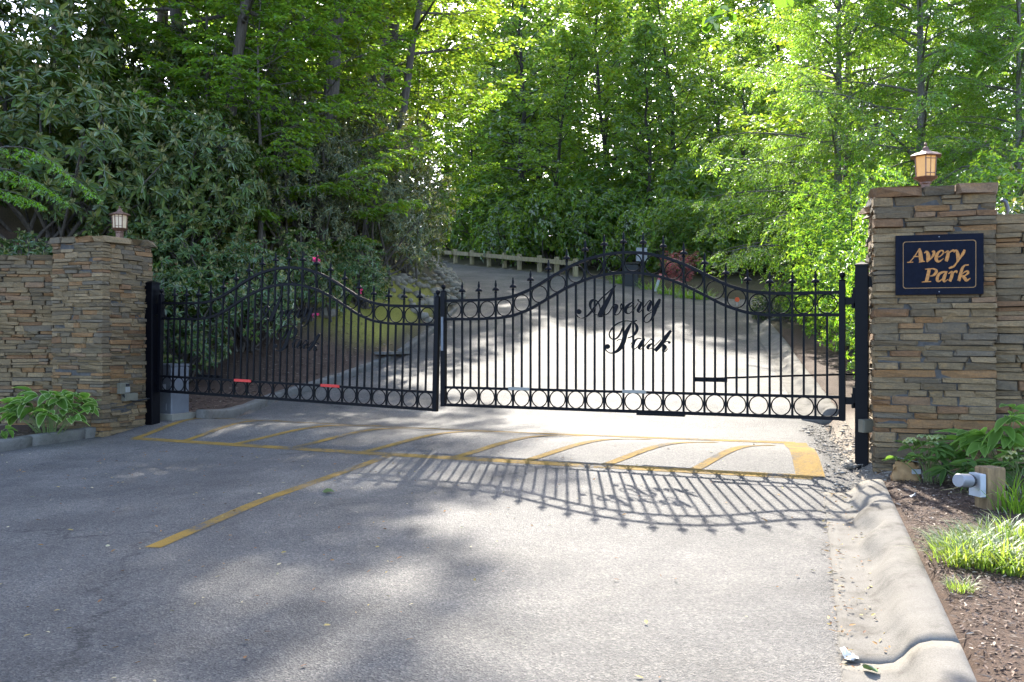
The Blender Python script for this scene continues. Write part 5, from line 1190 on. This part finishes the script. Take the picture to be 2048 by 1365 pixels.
p = smooth_path([gp(1690, 1345), gp(1668, 1130), gp(1652, 990)], 0.05, 1); k = r.integers(len(p), size=240); off = np.where(r.random(240) < 0.5, r.normal(0.0, 0.03, 240), r.normal(0.20, 0.07, 240)); X = p[k, 0] + off + r.normal(0, 0.02, 240); Y = p[k, 1] - off * 0.3
scatter_flat('fallen_leaves', 'orange leaf scraps caught along the gutter', 'litter', X, Y, G(X, Y) + 0.008, r.uniform(0.012, 0.05, 240), r.uniform(0.006, 0.018, 240), lc[r.integers(4, size=240)] * r.uniform(0.7, 1.2, (240, 1)), 35, 0.010)
def pebble_mesh(seed):
    q = np.random.default_rng(seed); bm = bmesh.new(); bmesh.ops.create_icosphere(bm, subdivisions=1, radius=0.5); s = q.uniform(0.75, 1.25, 3)
    for v in bm.verts: v.co = Vector((v.co.x * s[0] * 1.25, v.co.y * s[1], v.co.z * s[2] * 0.62)) * q.uniform(0.88, 1.12)
    me = bpy.data.meshes.new('pebble'); bm.to_mesh(me); bm.free(); me.materials.append(M['pebble']); me.shade_smooth(); return me
PB = [pebble_mesh(s) for s in range(6)]
path = smooth_path([gp(868, 668), gp(884, 652), gp(915, 622), gp(935, 603), np.array([-2.0, 36.0]), np.array([-2.6, 39.5])], 0.2, 1); base_p = path[0]
tb = thing('pebble_bank', 'bank of pale river stones on the inside of the bend', 'stones', (base_p[0], base_p[1], h1(*base_p)))
for k in range(230):
    c = path[r.integers(len(path))]; off = -0.10 - 1.5 * r.random() ** 1.2; x, y = c[0] + off, c[1] + r.normal(0, 0.2); s = r.uniform(0.13, 0.36)
    link('stone', PB[k % 6], tb, (x - base_p[0], y - base_p[1], h1(x, y) + s * 0.12 - h1(*base_p)), (r.normal(0, 0.25), r.normal(0, 0.25), r.uniform(0, 6.28)), (s, s, s))
# loose gravel by the right gate post, as one mass
v0 = np.array([(1, 0, 0), (-1, 0, 0), (0, 1, 0), (0, -1, 0), (0, 0, 1), (0, 0, -1)], float); f0 = np.array([(0, 2, 4), (2, 1, 4), (1, 3, 4), (3, 0, 4), (2, 0, 5), (1, 2, 5), (3, 1, 5), (0, 3, 5)])
X, Y = [], []
Xc = r.uniform(2.6, 4.4, 6000); Yc = r.uniform(8.4, 12.8, 6000); d = road_sd(Xc, Yc); ok = (d > -0.08) & (d < 1.1); X, Y = Xc[ok][:2600], Yc[ok][:2600]; n = len(X)
sz = np.exp(r.normal(math.log(0.0085), 0.55, n)).clip(0.004, 0.04); ctr = np.c_[X, Y, np.maximum(H(X, Y), G(X, Y) - 0.02) + sz * 0.3]
VV = v0[None] * (sz[:, None, None] * r.uniform(0.6, 1.3, (n, 6, 1))) * np.array([1.15, 1, 0.5]) + ctr[:, None, :]
o = link('gravel', big_mesh('gravel', VV.reshape(-1, 3), (f0[None] + (np.arange(n) * 6)[:, None, None]).reshape(-1, 3), M['litter'], np.repeat(np.array([[0.27, 0.235, 0.185]]) * r.uniform(0.5, 1.5, (n, 1)), 6, axis=0), tris=True), kind='stuff'); o['label'] = 'loose gravel around the gate post by the sign pillar'; o['category'] = 'gravel'
def boulder(name, label, P, s, seed, mat=None, cat='rock'):
    o = link(name, pebble_mesh(seed), None, tuple(P), (0, 0, seed), s); o['label'] = label; o['category'] = cat
    if mat: o.data.materials[0] = mat
    return o
g = gp(640, 742); boulder('boulder', 'rounded pale boulder in the mulch under the reflector gate', (g[0], g[1] + 0.6, h1(g[0], g[1] + 0.6) + 0.10), (0.36, 0.34, 0.55), 41)
g = ray(1700, 905, 9.6); boulder('boulder', 'flat pale rock in the gravel by the gate post', (g[0], g[1], h1(g[0], g[1]) + 0.02), (0.36, 0.26, 0.18), 42)
g = ray(1712, 952, 8.95); boulder('boulder', 'small dark stone beside the end of the gutter', (g[0], g[1], h1(g[0], g[1]) + 0.02), (0.10, 0.08, 0.07), 43)
def leaf_thing(label, px, py, L, W, base, edge, seed, lift=0.02):
    g = gp(px, py); v, q, c = broad_leaf(L, W, base, edge, cup=0.3, droop=-0.15); rr = np.random.default_rng(seed); v = v + rr.normal(0, L * 0.03, v.shape)
    o = link('fallen_leaf', big_mesh('fallen_leaf', v, q, M['litter'], c, smooth=True), None, (g[0], g[1], g1(*g) + lift), (0.3, 0.2, seed)); o['label'] = label; o['category'] = 'leaf'
leaf_thing('curled white leaf at the asphalt edge beside the gutter', 1690, 1328, 0.12, 0.09, (0.62, 0.62, 0.60), (0.7, 0.7, 0.7), 1)
leaf_thing('curled green and white leaf lying in the gutter', 1755, 1354, 0.09, 0.06, (0.13, 0.20, 0.05), (0.55, 0.55, 0.45), 2)
leaf_thing('pale green leaf lying near the yellow centre line', 668, 988, 0.11, 0.08, (0.22, 0.28, 0.10), (0.4, 0.42, 0.25), 3)
leaf_thing('white scrap of leaf in the mulch by the curb', 1830, 1033, 0.09, 0.05, (0.6, 0.6, 0.58), (0.65, 0.65, 0.62), 4, 0.17)
# overhanging boughs from trees standing outside the view
def bough(name, label, pts, seed, mat, bark, L, W, base, n_sec, sec, n_ter, ter, n_leaf, droop=0.2, flat=0.5, rad=0.02, six=True):
    q = np.random.default_rng(seed); pts = smooth_path(np.array(pts, float), 0.15, 1); t = thing(name, label, 'branch', tuple(pts[0])); p = pts - pts[0]
    br = MB(); br.tube(p, np.linspace(rad, rad * 0.2, len(p)), 6); lv = Leaves(); spray(lv, br, p, q, n_sec, sec, n_ter, ter, n_leaf, L, W, base, droop, flat, start=0.15)
    br.build('twigs', M[bark], t, True); link('foliage', lv.mesh('foliage', M[mat], six, 0.15, 0.2), t)
bough('poplar_bough', 'broad-leaved poplar bough hanging into view above the hemlocks', [ray(1750, -420, 11.0), ray(1640, -120, 10.6), ray(1560, -10, 10.4), ray(1440, 30, 10.2)], 51, 'leaf', 'bark', 0.14, 0.12, (0.085, 0.150, 0.022), 8, 0.45, 4, 0.16, 3)
bough('dogwood_bough', 'dark dogwood bough with few leaves against the sky', [ray(2150, -200, 10.0), ray(2080, 60, 9.8), ray(2020, 110, 9.7), ray(1985, 130, 9.6)], 52, 'gloss_leaf', 'bark_dark', 0.11, 0.055, (0.05, 0.09, 0.03), 5, 0.22, 3, 0.10, 2, rad=0.010)
for k, (a, b_, c, lab) in enumerate((((-60, 300), (60, 290), (185, 385), 'topmost of the locust boughs arching over the low stone wall'), ((-60, 330), (40, 340), (120, 395), 'middle locust bough above the low stone wall'), ((-60, 370), (20, 380), (75, 405), 'lowest locust bough hanging near the wall top'))):
    bough('locust_bough', 'ferny bright green ' + lab, [ray(*a, 13.6), ray(*b_, 13.4), ray(*c, 13.2)], 60 + k, 'leaf', 'bark', 0.055, 0.022, (0.13, 0.25, 0.02), 12, 0.35, 7, 0.12, 8, droop=0.3, flat=0.9, rad=0.008, six=False)
# pink blossoms
for px, py, Yd in ((632, 520, 17.0), (720, 582, 17.6), (630, 630, 16.8)):
    P = ray(px, py, Yd); lv = Leaves(); n = 16 if py == 520 else 7; D_ = unit(r.normal(0, 1, (n, 3)) + np.array([0, -0.6, 0.4])); lv.add(np.repeat(P[None] * 0, n, 0) + r.normal(0, 0.02, (n, 3)), D_, r.normal(0, 1, (n, 3)), r.uniform(0.06, 0.09, n), r.uniform(0.04, 0.06, n), tint(r, n, (0.62, 0.06, 0.20), 0.3))
    o = link('blossom_cluster', lv.mesh('blossom_cluster', M['petal'], True), None, tuple(P)); o['label'] = {520: 'bright pink azalea blossom cluster just above the gate arch', 545: 'pink blossom among leaves past the gate arch', 582: 'pale pink blossom low over the mossy bank', 640: 'small pink blossom seen through the pickets beside the script lettering', 630: 'pink blossom glimpsed through the pickets under the arch'}[py]; o['category'] = 'flower'
